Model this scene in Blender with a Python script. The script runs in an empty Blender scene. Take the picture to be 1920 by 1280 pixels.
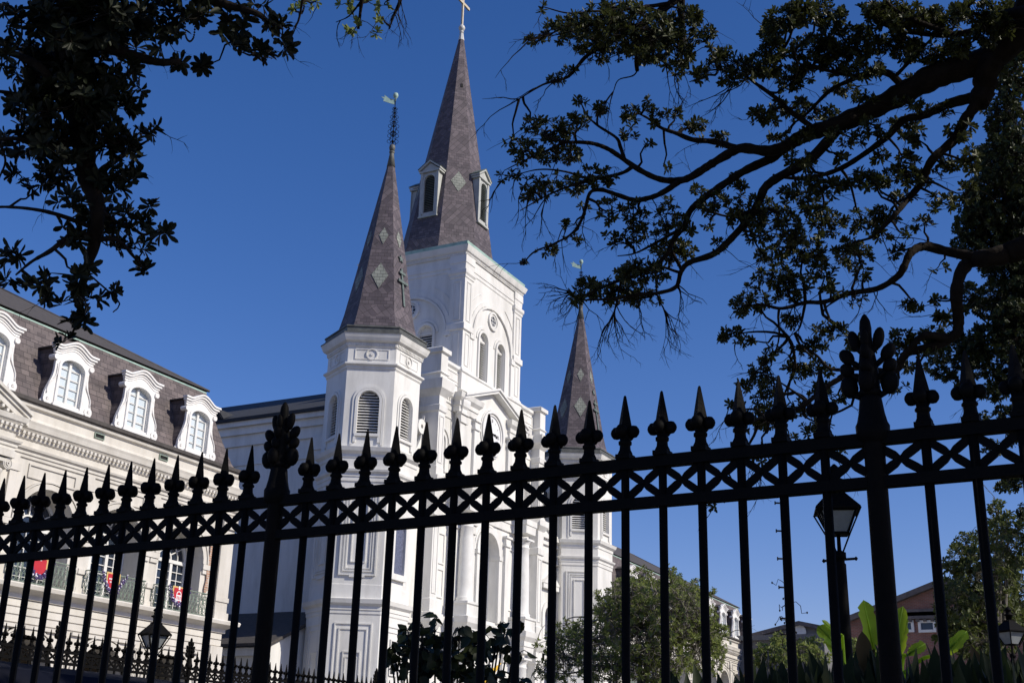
import bpy, bmesh, math, random
import numpy as np
from mathutils import Vector, Matrix, noise

random.seed(7); rng = np.random.default_rng(7)
S = bpy.context.scene
col = S.collection
PI = math.pi
R = math.radians

# ------------------------------------------------------------------ camera
EYE = 1.5
FPX = 2286.58                      # focal length in pixels of the 1920 px wide photograph
YAW, PITCH, ROLL = R(27.735), R(19.728), R(-1.6524)
fw = Vector((math.cos(PITCH)*math.cos(YAW), math.cos(PITCH)*math.sin(YAW), math.sin(PITCH)))
rt0 = fw.cross(Vector((0, 0, 1))).normalized(); dn0 = fw.cross(rt0)
cr, sr = math.cos(ROLL), math.sin(ROLL)
rt = cr*rt0 + sr*dn0
dn = -sr*rt0 + cr*dn0
cam = bpy.data.cameras.new('camera'); co = bpy.data.objects.new('camera', cam); col.objects.link(co)
cam.sensor_width = 36; cam.lens = FPX/1920*36; cam.clip_start = .05; cam.clip_end = 3000
m = Matrix((rt, -dn, -fw)).transposed().to_4x4(); m.translation = (0, 0, EYE)
co.matrix_world = m
S.camera = co

# ------------------------------------------------------------------ sky, sun, exposure
SUN_AZ, SUN_EL = R(276), R(36)      # direction the sun stands in: azimuth from +X, elevation
w = bpy.data.worlds.new('World'); S.world = w; w.use_nodes = True
wn = w.node_tree.nodes; wl = w.node_tree.links
sky = wn.new('ShaderNodeTexSky'); sky.sky_type = 'NISHITA'; sky.sun_disc = False
sky.sun_elevation = SUN_EL; sky.sun_rotation = PI/2 - SUN_AZ
sky.altitude = 0; sky.air_density = 1.0; sky.dust_density = .3; sky.ozone_density = 3.0
bg = wn['Background']; bg.inputs['Strength'].default_value = .118
wb = wn.new('ShaderNodeMix'); wb.data_type = 'RGBA'; wb.blend_type = 'MULTIPLY'; wb.inputs[0].default_value = 1
wb.inputs[7].default_value = (1.0, .813, 1.033, 1)      # white balance of the photograph: a deep, polarised blue sky
hs_ = wn.new('ShaderNodeHueSaturation'); hs_.inputs['Saturation'].default_value = 1.287
wl.new(sky.outputs[0], hs_.inputs['Color']); wl.new(hs_.outputs[0], wb.inputs[6]); wl.new(wb.outputs[2], bg.inputs[0])
sun = bpy.data.lights.new('sun', 'SUN'); sun.energy = 4.6; sun.angle = R(.5); sun.color = (1, .93, .80)
so = bpy.data.objects.new('sun', sun); col.objects.link(so)
sd = Vector((math.cos(SUN_EL)*math.cos(SUN_AZ), math.cos(SUN_EL)*math.sin(SUN_AZ), math.sin(SUN_EL)))
so.rotation_euler = sd.to_track_quat('Z', 'Y').to_euler(); so.location = sd*60
S.view_settings.view_transform = 'Standard'; S.view_settings.look = 'None'
S.view_settings.gamma = 1; S.view_settings.exposure = 0
S.cycles.max_bounces = 6; S.cycles.transparent_max_bounces = 6

# ------------------------------------------------------------------ pixel -> place helpers
def ray(px, py):
    return fw + rt*((px-960)/FPX) + dn*((py-640)/FPX)
def at(px, py, d):
    return Vector((0, 0, EYE)) + ray(px, py).normalized()*d
def on_y(px, py, Y):
    d = ray(px, py); return Vector((0, 0, EYE)) + d*(Y/d.y)
def on_x(px, py, X):
    d = ray(px, py); return Vector((0, 0, EYE)) + d*(X/d.x)

# ------------------------------------------------------------------ materials
def mat(name, base, rough=.7, var=None, vscale=2.0, bump=0, bscale=40, metallic=0, spec=None, streak=False, ramp=(.32, .62)):
    M = bpy.data.materials.new(name); M.use_nodes = True
    n = M.node_tree.nodes; l = M.node_tree.links; b = n['Principled BSDF']
    b.inputs['Base Color'].default_value = (*base, 1); b.inputs['Roughness'].default_value = rough
    b.inputs['Metallic'].default_value = metallic
    if spec is not None: b.inputs['Specular IOR Level'].default_value = spec
    tc = n.new('ShaderNodeTexCoord')
    if var:
        mp = n.new('ShaderNodeMapping'); mp.inputs['Scale'].default_value = (vscale, vscale, vscale*(.25 if streak else 1))
        l.new(tc.outputs['Object'], mp.inputs[0])
        nz = n.new('ShaderNodeTexNoise'); nz.inputs['Scale'].default_value = 1; nz.inputs['Detail'].default_value = 8
        nz.inputs['Roughness'].default_value = .65
        l.new(mp.outputs[0], nz.inputs['Vector'])
        rp = n.new('ShaderNodeValToRGB'); rp.color_ramp.elements[0].position, rp.color_ramp.elements[1].position = ramp
        rp.color_ramp.elements[0].color = (*var, 1); rp.color_ramp.elements[1].color = (*base, 1)
        l.new(nz.outputs[0], rp.inputs[0]); l.new(rp.outputs[0], b.inputs['Base Color'])
    if bump:
        nb = n.new('ShaderNodeTexNoise'); nb.inputs['Scale'].default_value = bscale; nb.inputs['Detail'].default_value = 4
        l.new(tc.outputs['Object'], nb.inputs['Vector'])
        bp = n.new('ShaderNodeBump'); bp.inputs['Strength'].default_value = bump; bp.inputs['Distance'].default_value = .02
        l.new(nb.outputs[0], bp.inputs['Height']); l.new(bp.outputs[0], b.inputs['Normal'])
    return M

def brick_mat(name, c1, c2, mortar, wdt, hgt, mort=.012, rough=.75, diamond=False, offset=.5, bumpd=.01):
    M = bpy.data.materials.new(name); M.use_nodes = True
    n = M.node_tree.nodes; l = M.node_tree.links; b = n['Principled BSDF']; b.inputs['Roughness'].default_value = rough
    uv = n.new('ShaderNodeUVMap')
    def brick(rot, ww, hh):
        mp = n.new('ShaderNodeMapping'); mp.inputs['Rotation'].default_value = (0, 0, rot); l.new(uv.outputs[0], mp.inputs[0])
        t = n.new('ShaderNodeTexBrick'); l.new(mp.outputs[0], t.inputs['Vector']); t.offset = offset
        t.inputs['Color1'].default_value = (*c1, 1); t.inputs['Color2'].default_value = (*c2, 1)
        t.inputs['Mortar'].default_value = (*mortar, 1); t.inputs['Scale'].default_value = 1
        t.inputs['Mortar Size'].default_value = mort; t.inputs['Mortar Smooth'].default_value = .2
        t.inputs['Brick Width'].default_value = ww; t.inputs['Row Height'].default_value = hh; t.inputs['Bias'].default_value = 0
        return t
    A = brick(0, wdt, hgt)
    colr, fac = A.outputs[0], A.outputs[1]
    if diamond:
        Bk = brick(R(-52), wdt*1.5, hgt*1.35); Bk.offset = .0
        sx = n.new('ShaderNodeSeparateXYZ'); l.new(uv.outputs[0], sx.inputs[0])
        mm = n.new('ShaderNodeMath'); mm.operation = 'PINGPONG'; l.new(sx.outputs[1], mm.inputs[0]); mm.inputs[1].default_value = 1.15
        gt = n.new('ShaderNodeMath'); gt.operation = 'GREATER_THAN'; l.new(mm.outputs[0], gt.inputs[0]); gt.inputs[1].default_value = .5
        mx = n.new('ShaderNodeMix'); mx.data_type = 'RGBA'; l.new(gt.outputs[0], mx.inputs[0])
        l.new(A.outputs[0], mx.inputs[6]); l.new(Bk.outputs[0], mx.inputs[7]); colr = mx.outputs[2]
        mf = n.new('ShaderNodeMix'); mf.data_type = 'FLOAT'; l.new(gt.outputs[0], mf.inputs[0])
        l.new(A.outputs[1], mf.inputs[2]); l.new(Bk.outputs[1], mf.inputs[3]); fac = mf.outputs[0]
    nz = n.new('ShaderNodeTexNoise'); nz.inputs['Scale'].default_value = 1.6; nz.inputs['Detail'].default_value = 6
    tc = n.new('ShaderNodeTexCoord'); l.new(tc.outputs['Object'], nz.inputs['Vector'])
    rp = n.new('ShaderNodeValToRGB'); rp.color_ramp.elements[0].position = .3; rp.color_ramp.elements[1].position = .7
    rp.color_ramp.elements[0].color = (.72, .72, .72, 1); rp.color_ramp.elements[1].color = (1.15, 1.12, 1.1, 1)
    l.new(nz.outputs[0], rp.inputs[0])
    ml = n.new('ShaderNodeMix'); ml.data_type = 'RGBA'; ml.blend_type = 'MULTIPLY'; ml.inputs[0].default_value = 1
    l.new(colr, ml.inputs[6]); l.new(rp.outputs[0], ml.inputs[7]); l.new(ml.outputs[2], b.inputs['Base Color'])
    if bumpd:
        bp = n.new('ShaderNodeBump'); bp.invert = True; bp.inputs['Strength'].default_value = .6; bp.inputs['Distance'].default_value = bumpd
        l.new(fac, bp.inputs['Height']); l.new(bp.outputs[0], b.inputs['Normal'])
    return M

def leaf_mat(name, c_dark, c_light, trans=.25, rough=.4, tcol=None):
    M = bpy.data.materials.new(name); M.use_nodes = True
    n = M.node_tree.nodes; l = M.node_tree.links; b = n['Principled BSDF']; b.inputs['Roughness'].default_value = rough; b.inputs['Specular IOR Level'].default_value = .22
    ge = n.new('ShaderNodeNewGeometry')
    rp = n.new('ShaderNodeValToRGB'); rp.color_ramp.elements[0].color = (*c_dark, 1); rp.color_ramp.elements[1].color = (*c_light, 1)
    l.new(ge.outputs['Random Per Island'], rp.inputs[0]); l.new(rp.outputs[0], b.inputs['Base Color'])
    tr = n.new('ShaderNodeBsdfTranslucent')
    tr.inputs[0].default_value = (*(tcol or tuple(min(1, 1.8*x) for x in c_light)), 1)
    mx = n.new('ShaderNodeMixShader'); mx.inputs[0].default_value = trans
    l.new(b.outputs[0], mx.inputs[1]); l.new(tr.outputs[0], mx.inputs[2]); l.new(mx.outputs[0], n['Material Output'].inputs[0])
    return M

def glass_mat(name, base, rough=.08):
    return mat(name, base, rough=rough, spec=.6, bump=.03, bscale=1.5)

MT = dict(
    white=mat('white_painted_stucco', (.73, .72, .688), .75, (.52, .51, .475), 1.3, .10, 45, streak=True, ramp=(.22, .56)),
    trim=mat('white_painted_trim', (.745, .74, .715), .6, (.67, .66, .63), 3),
    stain=mat('weathered_white_stone', (.70, .69, .64), .8, (.42, .41, .37), 3.5, .1, 30),
    cream=mat('cream_limestone', (.635, .605, .55), .8, (.50, .47, .415), 1.6, .08, 25, streak=True),
    cream2=mat('cream_limestone_trim', (.64, .615, .56), .75, (.48, .45, .40), 2.5, .05, 25),
    dormer=mat('white_dormer_paint', (.80, .79, .77), .6, (.68, .66, .63), 5),
    slate=brick_mat('purple_slate', (.090, .073, .074), (.155, .129, .126), (.03, .026, .028), .30, .185, .008),
    spire=brick_mat('spire_slate', (.066, .054, .066), (.132, .110, .124), (.03, .025, .028), .26, .17, .009, diamond=True),
    paleslate=brick_mat('pale_green_slate', (.20, .22, .195), (.26, .28, .25), (.085, .095, .085), .24, .16, .012),
    uproof=mat('dark_upper_roof', (.075, .066, .06), .85, (.045, .04, .038), 6, .2, 30),
    nroof=mat('dark_nave_roof', (.035, .037, .042), .85, (.022, .023, .027), 5, .2, 20),
    lead=mat('dark_lead_flashing', (.12, .125, .115), .6, (.05, .052, .05), 4),
    copper=mat('green_copper', (.36, .50, .44), .6, (.22, .33, .29), 4),
    darkcopper=mat('dark_copper_ornament', (.13, .17, .15), .6, (.06, .075, .07), 6),
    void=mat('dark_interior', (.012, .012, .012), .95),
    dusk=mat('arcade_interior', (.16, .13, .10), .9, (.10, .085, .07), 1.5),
    pane=glass_mat('window_glass', (.02, .028, .045)),
    blind=mat('white_blind_behind_glass', (.62, .69, .73), .25, (.54, .62, .67), 1.2),
    stained=mat('leaded_window', (.16, .17, .24), .3, (.05, .055, .085), 14, .2, 20),
    iron=mat('black_painted_iron', (.004, .004, .0042), .62, (.007, .006, .0055), 25, .12, 90, spec=.06),
    railing=mat('green_painted_ironwork', (.24, .30, .24), .6, (.16, .20, .16), 10),
    lampglass=mat('frosted_lamp_glass', (.30, .32, .33), .25, (.20, .22, .23), 4),
    brick=brick_mat('red_brick', (.20, .075, .055), (.26, .10, .07), (.22, .17, .15), .22, .075, .012, bumpd=0),
    oldbrick=brick_mat('exposed_brick', (.40, .20, .12), (.48, .26, .16), (.50, .46, .40), .22, .075, .014),
    bark=mat('oak_bark', (.022, .018, .015), .95, (.010, .008, .007), 9, .7, 30, spec=.1),
    palebark=mat('grey_bark', (.16, .145, .125), .9, (.09, .08, .07), 9, .5, 30),
    pave=brick_mat('flagstone', (.23, .22, .205), (.28, .265, .245), (.13, .125, .12), .9, .6, .012),
    soil=mat('ground_soil', (.09, .075, .055), .95, (.05, .06, .03), 2, .3, 12),
    kerb=mat('granite', (.30, .29, .28), .8, (.24, .23, .22), 8, .2, 30),
    red=mat('red_banner_cloth', (.50, .02, .035), .8, (.42, .015, .028), 3),
    gold=mat('gold_banner_border', (.60, .42, .16), .7),
    clothwhite=mat('white_banner_print', (.80, .78, .78), .8),
    purple=mat('purple_garland', (.075, .05, .16), .6),
    bauble=mat('white_bauble', (.75, .74, .78), .3),
    navy=mat('navy_canvas', (.004, .005, .012), .9, (.011, .011, .014), .6, spec=.1),
    dial=mat('white_clock_dial', (.80, .80, .80), .4),
    grey=mat('grey_render', (.16, .16, .165), .9, (.13, .13, .135), 1),
    greyroof=mat('grey_shingles', (.13, .115, .115), .9, (.09, .08, .08), 3),
    bead=mat('dark_beads', (.01, .01, .012), .3),
    yellow=mat('yellow_parasol_cloth', (.70, .42, .03), .7),
    lucgrey2=mat('grey_metal_cap', (.58, .585, .56), .5, (.45, .45, .43), 4),
    lucgrey=mat('grey_lucarne_paint', (.46, .47, .44), .7, (.36, .37, .35), 3),
    slat=mat('dark_lucarne_slats', (.13, .15, .135), .7, (.08, .09, .085), 4),
    gilt=mat('pale_gilt_cross', (.50, .42, .28), .5, (.62, .58, .5), 6),
    pole=mat('weathered_pole', (.03, .025, .022), .9, (.03, .025, .022), 6, .3, 30),
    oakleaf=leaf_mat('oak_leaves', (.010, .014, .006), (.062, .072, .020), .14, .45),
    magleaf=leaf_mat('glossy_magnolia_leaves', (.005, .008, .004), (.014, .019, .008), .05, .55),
    bgleaf=leaf_mat('small_oak_leaves', (.010, .016, .005), (.038, .05, .014), .12, .5),
    oliveleaf=leaf_mat('olive_green_leaves', (.055, .085, .018), (.20, .235, .065), .32, .5),
    darkolive=leaf_mat('magnolia_crown_leaves', (.022, .034, .010), (.10, .12, .032), .2, .45),
    budleaf=leaf_mat('broad_shrub_leaves', (.012, .018, .006), (.03, .04, .012), .12, .5),
    spear=leaf_mat('dark_spear_leaves', (.007, .014, .004), (.022, .034, .009), .16, .62),
    drybrown=leaf_mat('withered_leaf', (.06, .04, .015), (.09, .06, .02), .15, .6),
    banana=leaf_mat('banana_leaf', (.10, .19, .02), (.15, .25, .03), .6, .45, (.50, .66, .04)),
)

# ------------------------------------------------------------------ scene helpers
def tag(o, label=None, cat=None, group=None, kind=None):
    if label: o['label'] = label
    if cat: o['category'] = cat
    if group: o['group'] = group
    if kind: o['kind'] = kind
    return o
def thing(name, loc, label, cat, group=None):
    o = bpy.data.objects.new(name, None); o.empty_display_size = .2; o.location = loc; col.objects.link(o)
    return tag(o, label, cat, group)
def world_loc(o):
    v = Vector((0, 0, 0))
    while o: v += Vector(o.location); o = o.parent
    return v
def kids(o): return [c for c in bpy.data.objects if c.parent == o]
def dup(o, off, parent=None, deep=None):
    """copy of a thing or part with all its parts and sub-parts; off moves the copied root"""
    ch = deep if deep is not None else build_children()
    c = o.copy(); col.objects.link(c); c.parent = parent
    c.location = Vector(o.location) + Vector(off)
    for k in ch.get(o.name, []): dup(k, (0, 0, 0), c, ch)
    return c
def build_children():
    d = {}
    for o in bpy.data.objects:
        if o.parent: d.setdefault(o.parent.name, []).append(o)
    return d

class Fr:
    """wall frame: a along the wall, b out of the wall, z up"""
    def __init__(s, o, ang):
        s.o = Vector(o); s.n = Vector((math.cos(ang), math.sin(ang), 0)); s.u = Vector((-s.n.y, s.n.x, 0))
    def __call__(s, a, b, z): return s.o + s.u*a + s.n*b + Vector((0, 0, z))

class MB:
    def __init__(s): s.v = []; s.f = []; s.m = []; s.sm = []
    def add(s, pts, faces, mi=0, smooth=False):
        k = len(s.v); s.v.extend([tuple(p) for p in pts])
        for f in faces: s.f.append(tuple(i+k for i in f)); s.m.append(mi); s.sm.append(smooth)
    def poly(s, *pts, mi=0): s.add(pts, [tuple(range(len(pts)))], mi)
    def box(s, x0, x1, y0, y1, z0, z1, mi=0):
        P = [(x, y, z) for z in (z0, z1) for y in (y0, y1) for x in (x0, x1)]
        s.add(P, [(0, 2, 3, 1), (4, 5, 7, 6), (0, 1, 5, 4), (2, 6, 7, 3), (0, 4, 6, 2), (1, 3, 7, 5)], mi)
    def fbox(s, F, a0, a1, b0, b1, z0, z1, mi=0):
        P = [F(a, b, z) for z in (z0, z1) for b in (b0, b1) for a in (a0, a1)]
        s.add(P, [(0, 2, 3, 1), (4, 5, 7, 6), (0, 1, 5, 4), (2, 6, 7, 3), (0, 4, 6, 2), (1, 3, 7, 5)], mi)
    def prism(s, pts, dv, mi=0):
        n = len(pts); dv = Vector(dv); P = [Vector(p) for p in pts] + [Vector(p)+dv for p in pts]
        s.add(P, [tuple(range(n))[::-1], tuple(range(n, 2*n))] + [(i, (i+1) % n, n+(i+1) % n, n+i) for i in range(n)], mi)
    def tube(s, pts, rad, n=6, mi=0, cap=True, smooth=True):
        pts = [Vector(p) for p in pts]
        if not hasattr(rad, '__len__'): rad = [rad]*len(pts)
        V = []; ref = None
        for i, p in enumerate(pts):
            t = (pts[min(i+1, len(pts)-1)] - pts[max(i-1, 0)])
            if t.length < 1e-9: t = Vector((0, 0, 1))
            t.normalize()
            if ref is None: ref = t.orthogonal().normalized()
            ref = (ref - t*ref.dot(t))
            if ref.length < 1e-6: ref = t.orthogonal()
            ref.normalize(); q = t.cross(ref)
            for k in range(n):
                a = 2*PI*k/n; V.append(p + (ref*math.cos(a) + q*math.sin(a))*rad[i])
        F = [(i*n+k, i*n+(k+1) % n, (i+1)*n+(k+1) % n, (i+1)*n+k) for i in range(len(pts)-1) for k in range(n)]
        if cap: F += [tuple(range(n))[::-1], tuple(range((len(pts)-1)*n, len(pts)*n))]
        s.add(V, F, mi, smooth)
    def lathe(s, c, prof, n=12, mi=0, smooth=True, ph=0, sq=(1, 1)):
        c = Vector(c); V = []
        for r, z in prof:
            for k in range(n):
                a = 2*PI*k/n+ph; V.append(c + Vector((r*math.cos(a)*sq[0], r*math.sin(a)*sq[1], z)))
        L = len(prof)
        F = [(i*n+k, i*n+(k+1) % n, (i+1)*n+(k+1) % n, (i+1)*n+k) for i in range(L-1) for k in range(n)]
        F += [tuple(range(n))[::-1], tuple(range((L-1)*n, L*n))]
        s.add(V, F, mi, smooth)
    def loft_poly(s, c, n, prof, mi=0, ph=0, caps=True):
        """regular n-gon with flat sides; prof is (apothem, z)"""
        k = 1/math.cos(PI/n); s.lathe(c, [(a*k, z) for a, z in prof], n, mi, False, ph) if caps else s._shell(c, n, [(a*k, z) for a, z in prof], mi, ph)
    def _shell(s, c, n, prof, mi, ph):
        c = Vector(c); V = [c + Vector((r*math.cos(2*PI*k/n+ph), r*math.sin(2*PI*k/n+ph), z)) for r, z in prof for k in range(n)]
        s.add(V, [(i*n+k, i*n+(k+1) % n, (i+1)*n+(k+1) % n, (i+1)*n+k) for i in range(len(prof)-1) for k in range(n)], mi)
    def loft_rect(s, x0, x1, y0, y1, prof, mi=0):
        """rectangle grown by p at height z: mitred mouldings; prof is (p, z)"""
        V = []
        for p, z in prof: V += [(x0-p, y0-p, z), (x1+p, y0-p, z), (x1+p, y1+p, z), (x0-p, y1+p, z)]
        L = len(prof)
        F = [(i*4+k, i*4+(k+1) % 4, (i+1)*4+(k+1) % 4, (i+1)*4+k) for i in range(L-1) for k in range(4)]
        F += [(3, 2, 1, 0), tuple(range(4*L-4, 4*L))]
        s.add(V, F, mi)
    def wall(s, F, a0, a1, z0, z1, holes=(), t=.3, mi=0, n=14):
        """wall sheet with reveals t deep; hole = (centre, width, bottom, spring, rise)"""
        cur = a0
        for ac, wd, zb, zs, rise in sorted(holes):
            l, r = ac-wd/2, ac+wd/2
            if l > cur+1e-6: s.poly(F(cur, 0, z0), F(l, 0, z0), F(l, 0, z1), F(cur, 0, z1), mi=mi)
            if zb > z0+1e-6: s.poly(F(l, 0, z0), F(r, 0, z0), F(r, 0, zb), F(l, 0, zb), mi=mi)
            arc = [(ac-wd/2*math.cos(PI*i/n), zs+rise*math.sin(PI*i/n)) for i in range(n+1)] if rise else [(l, zs), (r, zs)]
            for (p, q), (p2, q2) in zip(arc, arc[1:]):
                s.poly(F(p, 0, q), F(p2, 0, q2), F(p2, 0, z1), F(p, 0, z1), mi=mi)
                s.poly(F(p, 0, q), F(p, -t, q), F(p2, -t, q2), F(p2, 0, q2), mi=mi)
            s.poly(F(l, 0, zb), F(l, 0, zs), F(l, -t, zs), F(l, -t, zb), mi=mi)
            s.poly(F(r, 0, zb), F(r, -t, zb), F(r, -t, zs), F(r, 0, zs), mi=mi)
            s.poly(F(l, 0, zb), F(l, -t, zb), F(r, -t, zb), F(r, 0, zb), mi=mi)
            cur = r
        if a1 > cur+1e-6: s.poly(F(cur, 0, z0), F(a1, 0, z0), F(a1, 0, z1), F(cur, 0, z1), mi=mi)
    def ring(s, F, ac, zs, r0, r1, b0, b1, n=16, th0=0, th1=PI, mi=0, sy=1):
        V = []
        for i in range(n+1):
            th = th0+(th1-th0)*i/n; c, q = math.cos(th), math.sin(th)*sy
            V += [F(ac+r0*c, b0, zs+r0*q), F(ac+r1*c, b0, zs+r1*q), F(ac+r1*c, b1, zs+r1*q), F(ac+r0*c, b1, zs+r0*q)]
        FF = [(i*4+k, i*4+(k+1) % 4, i*4+4+(k+1) % 4, i*4+4+k) for i in range(n) for k in range(4)] + [(3, 2, 1, 0), (n*4, n*4+1, n*4+2, n*4+3)]
        s.add(V, FF, mi)
    def arch_surround(s, F, ac, zb, zs, r0, r1, b1, b0=-.02, mi=0, n=16):
        s.ring(F, ac, zs, r0, r1, b0, b1, n, mi=mi)
        s.fbox(F, ac-r1, ac-r0, b0, b1, zb, zs-.0005, mi); s.fbox(F, ac+r0, ac+r1, b0, b1, zb, zs-.0005, mi)
    def arch_panel(s, F, ac, wd, zb, zs, rise, b, mi=0, n=16):
        pts = [F(ac-wd/2, b, zb), F(ac+wd/2, b, zb)]
        pts += [F(ac+wd/2*math.cos(PI*i/n), b, zs+rise*math.sin(PI*i/n)) for i in range(n+1)] if rise else [F(ac+wd/2, b, zs), F(ac-wd/2, b, zs)]
        s.poly(*pts, mi=mi)
    def disc(s, F, ac, zc, r, b, n=24, mi=0):
        s.poly(*[F(ac+r*math.cos(2*PI*i/n), b, zc+r*math.sin(2*PI*i/n)) for i in range(n)], mi=mi)
    def frame(s, F, a0, a1, z0, z1, wd, b0, b1, mi=0):
        s.fbox(F, a0, a0+wd, b0, b1, z0, z1, mi); s.fbox(F, a1-wd, a1, b0, b1, z0, z1, mi)
        s.fbox(F, a0+wd, a1-wd, b0, b1, z0, z0+wd, mi); s.fbox(F, a0+wd, a1-wd, b0, b1, z1-wd, z1, mi)
    def louvres(s, F, ac, wd, zb, zt, b, step=.11, arch=None, mi=0):
        """arch=(spring, rise): slats shorten to follow the arch"""
        z = zb
        while z < zt-.02:
            hw = wd/2
            if arch and z+.05 > arch[0]:
                q = min(1, (z+.06-arch[0])/arch[1]); hw *= math.sqrt(max(0, 1-q*q))
            if hw > .04:
                V = [F(a, b+bb, z+zz) for a in (ac-hw, ac+hw) for bb, zz in ((0, .052), (.018, .058), (.085, .006), (.075, -.012))]
                s.add(V, [(0, 1, 2, 3), (7, 6, 5, 4), (0, 4, 5, 1), (1, 5, 6, 2), (2, 6, 7, 3), (3, 7, 4, 0)], mi)
            z += step
    def build(s, name, mats, parent=None, label=None, fixn=True):
        me = bpy.data.meshes.new(name)
        off = world_loc(parent) if parent else Vector((0, 0, 0))
        V = np.array(s.v, dtype=float) - np.array(off)
        me.from_pydata(V.tolist(), [], s.f)
        if not isinstance(mats, (list, tuple)): mats = [mats]
        for q in mats: me.materials.append(MT[q])
        me.polygons.foreach_set('material_index', s.m); me.polygons.foreach_set('use_smooth', s.sm)
        if fixn:
            bm = bmesh.new(); bm.from_mesh(me); bmesh.ops.recalc_face_normals(bm, faces=bm.faces); bm.to_mesh(me); bm.free()
        uv = me.uv_layers.new(name='UVMap')
        if any(q in ('slate', 'spire', 'paleslate', 'brick', 'oldbrick', 'pave') for q in mats):
            Z = Vector((0, 0, 1)); d = uv.data
            for p in me.polygons:
                nn = p.normal; h = Z.cross(nn)
                if h.length < .05: h = Vector((1, 0, 0))
                h.normalize(); q = nn.cross(h)
                for li in p.loop_indices:
                    c = me.vertices[me.loops[li].vertex_index].co; d[li].uv = (c.dot(h), c.dot(q))
        me.update()
        o = bpy.data.objects.new(name, me); col.objects.link(o)
        if parent: o.parent = parent
        if label: o['label'] = label
        return o

def catmull(P, k=6):
    P = [Vector(p) for p in P]
    if len(P) < 3: return P
    Q = [P[0]*2-P[1]] + P + [P[-1]*2-P[-2]]; out = []
    for i in range(1, len(Q)-2):
        for j in range(k):
            t = j/k; a, b, c, d = Q[i-1:i+3]
            out.append(.5*((2*b)+(c-a)*t+(2*a-5*b+4*c-d)*t*t+(3*b-a-3*c+d)*t**3))
    out.append(P[-1]); return out

# ================================================================== ground and paving
g = MB(); g.poly((-600, -600, 0), (900, -600, 0), (900, 900, 0), (-600, 900, 0)); tag(g.build('ground', 'soil'), kind='structure')
g = MB(); g.box(3.9, 90, 13.2, 27.2, -.05, .02); tag(g.build('street', 'pave'), kind='structure')
g = MB(); g.box(-12, 3.2, -40, 26.9, -.05, .03); tag(g.build('pavement', 'pave'), kind='structure')
g = MB(); g.box(3.9, 90, 12.9, 13.19, -.05, .14); tag(g.build('kerb', 'kerb'), kind='structure')

# ================================================================== cathedral
XC = 51.1
D90 = R(270)
cath = thing('cathedral', (XC, 28.5, 0), 'white cathedral with three tall slate spires, a square bell tower and a clock', 'cathedral')

# --- nave behind
b = MB(); F = Fr((41.5, 46, 0), PI)            # wall facing -X ; a runs toward -Y
b.wall(F, -26, 16.2, 0, 16.2, [(a, 1.6, 4, 10.5, .8) for a in (-22, -14, -6, 2)], .4)
b.fbox(F, -26, 16.2, 0, .10, 15.2, 15.7); b.fbox(F, -26, 16.2, 0, .22, 15.7, 16.05); b.fbox(F, -26, 16.2, 0, .38, 16.05, 16.35)
for a in (-26, -18, -10, -2, 6.4, 15.2):
    b.fbox(F, a-.45, a+.45, .001, .16, 0, 14.6); b.fbox(F, a-.55, a+.55, .002, .22, 14.6, 15.2)
for a0, a1 in ((-17.4, -10.6), (-9.4, -2.6), (-1.4, 5.8), (7, 14.6)): b.frame(F, a0, a1, 11.9, 14.4, .10, .0, .05)
b.box(41.55, 60.7, 71.5, 72, 0, 16.2); b.box(60.3, 60.7, 30, 71.5, 0, 16.2)
b.build('nave_wall', 'white', cath)
b = MB(); b.poly((41.05, 29.3, 16.37), (41.05, 72.2, 16.37), (XC, 72.2, 20.8), (XC, 29.3, 20.8)); b.poly((61.15, 29.3, 16.37), (XC, 29.3, 20.8), (XC, 72.2, 20.8), (61.15, 72.2, 16.37))
b.poly((41.05, 72.2, 16.37), (61.15, 72.2, 16.37), (XC, 72.2, 20.8)); b.poly((41.05, 29.3, 16.37), (61.15, 29.3, 16.37), (XC, 29.3, 20.8))
b.box(41.0, 41.12, 29.3, 72.2, 16.28, 16.42)
rf = b.build('nave_roof', 'nroof', cath)
b = MB()
p = on_x(425, 775, 42.6); yv = p.y
b.add([(41.95, yv-.42, 16.8), (41.95, yv+.42, 16.8), (41.95, yv, 17.34), (43.1, yv, 17.34)], [(0, 1, 2), (0, 2, 3), (1, 3, 2)])
F = Fr((41.93, yv, 0), PI)
for k in range(5): hw = .32*(1-k/5.5); b.fbox(F, -hw, hw, 0, .03, 16.83+k*.085, 16.86+k*.085)
b.build('roof_vent', 'nroof', rf)
b = MB(); b.tube([(46, 33.2, 18.5), (46, 33.2, 19.15)], .014, 5); b.build('lightning_rod', 'iron', rf)

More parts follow.
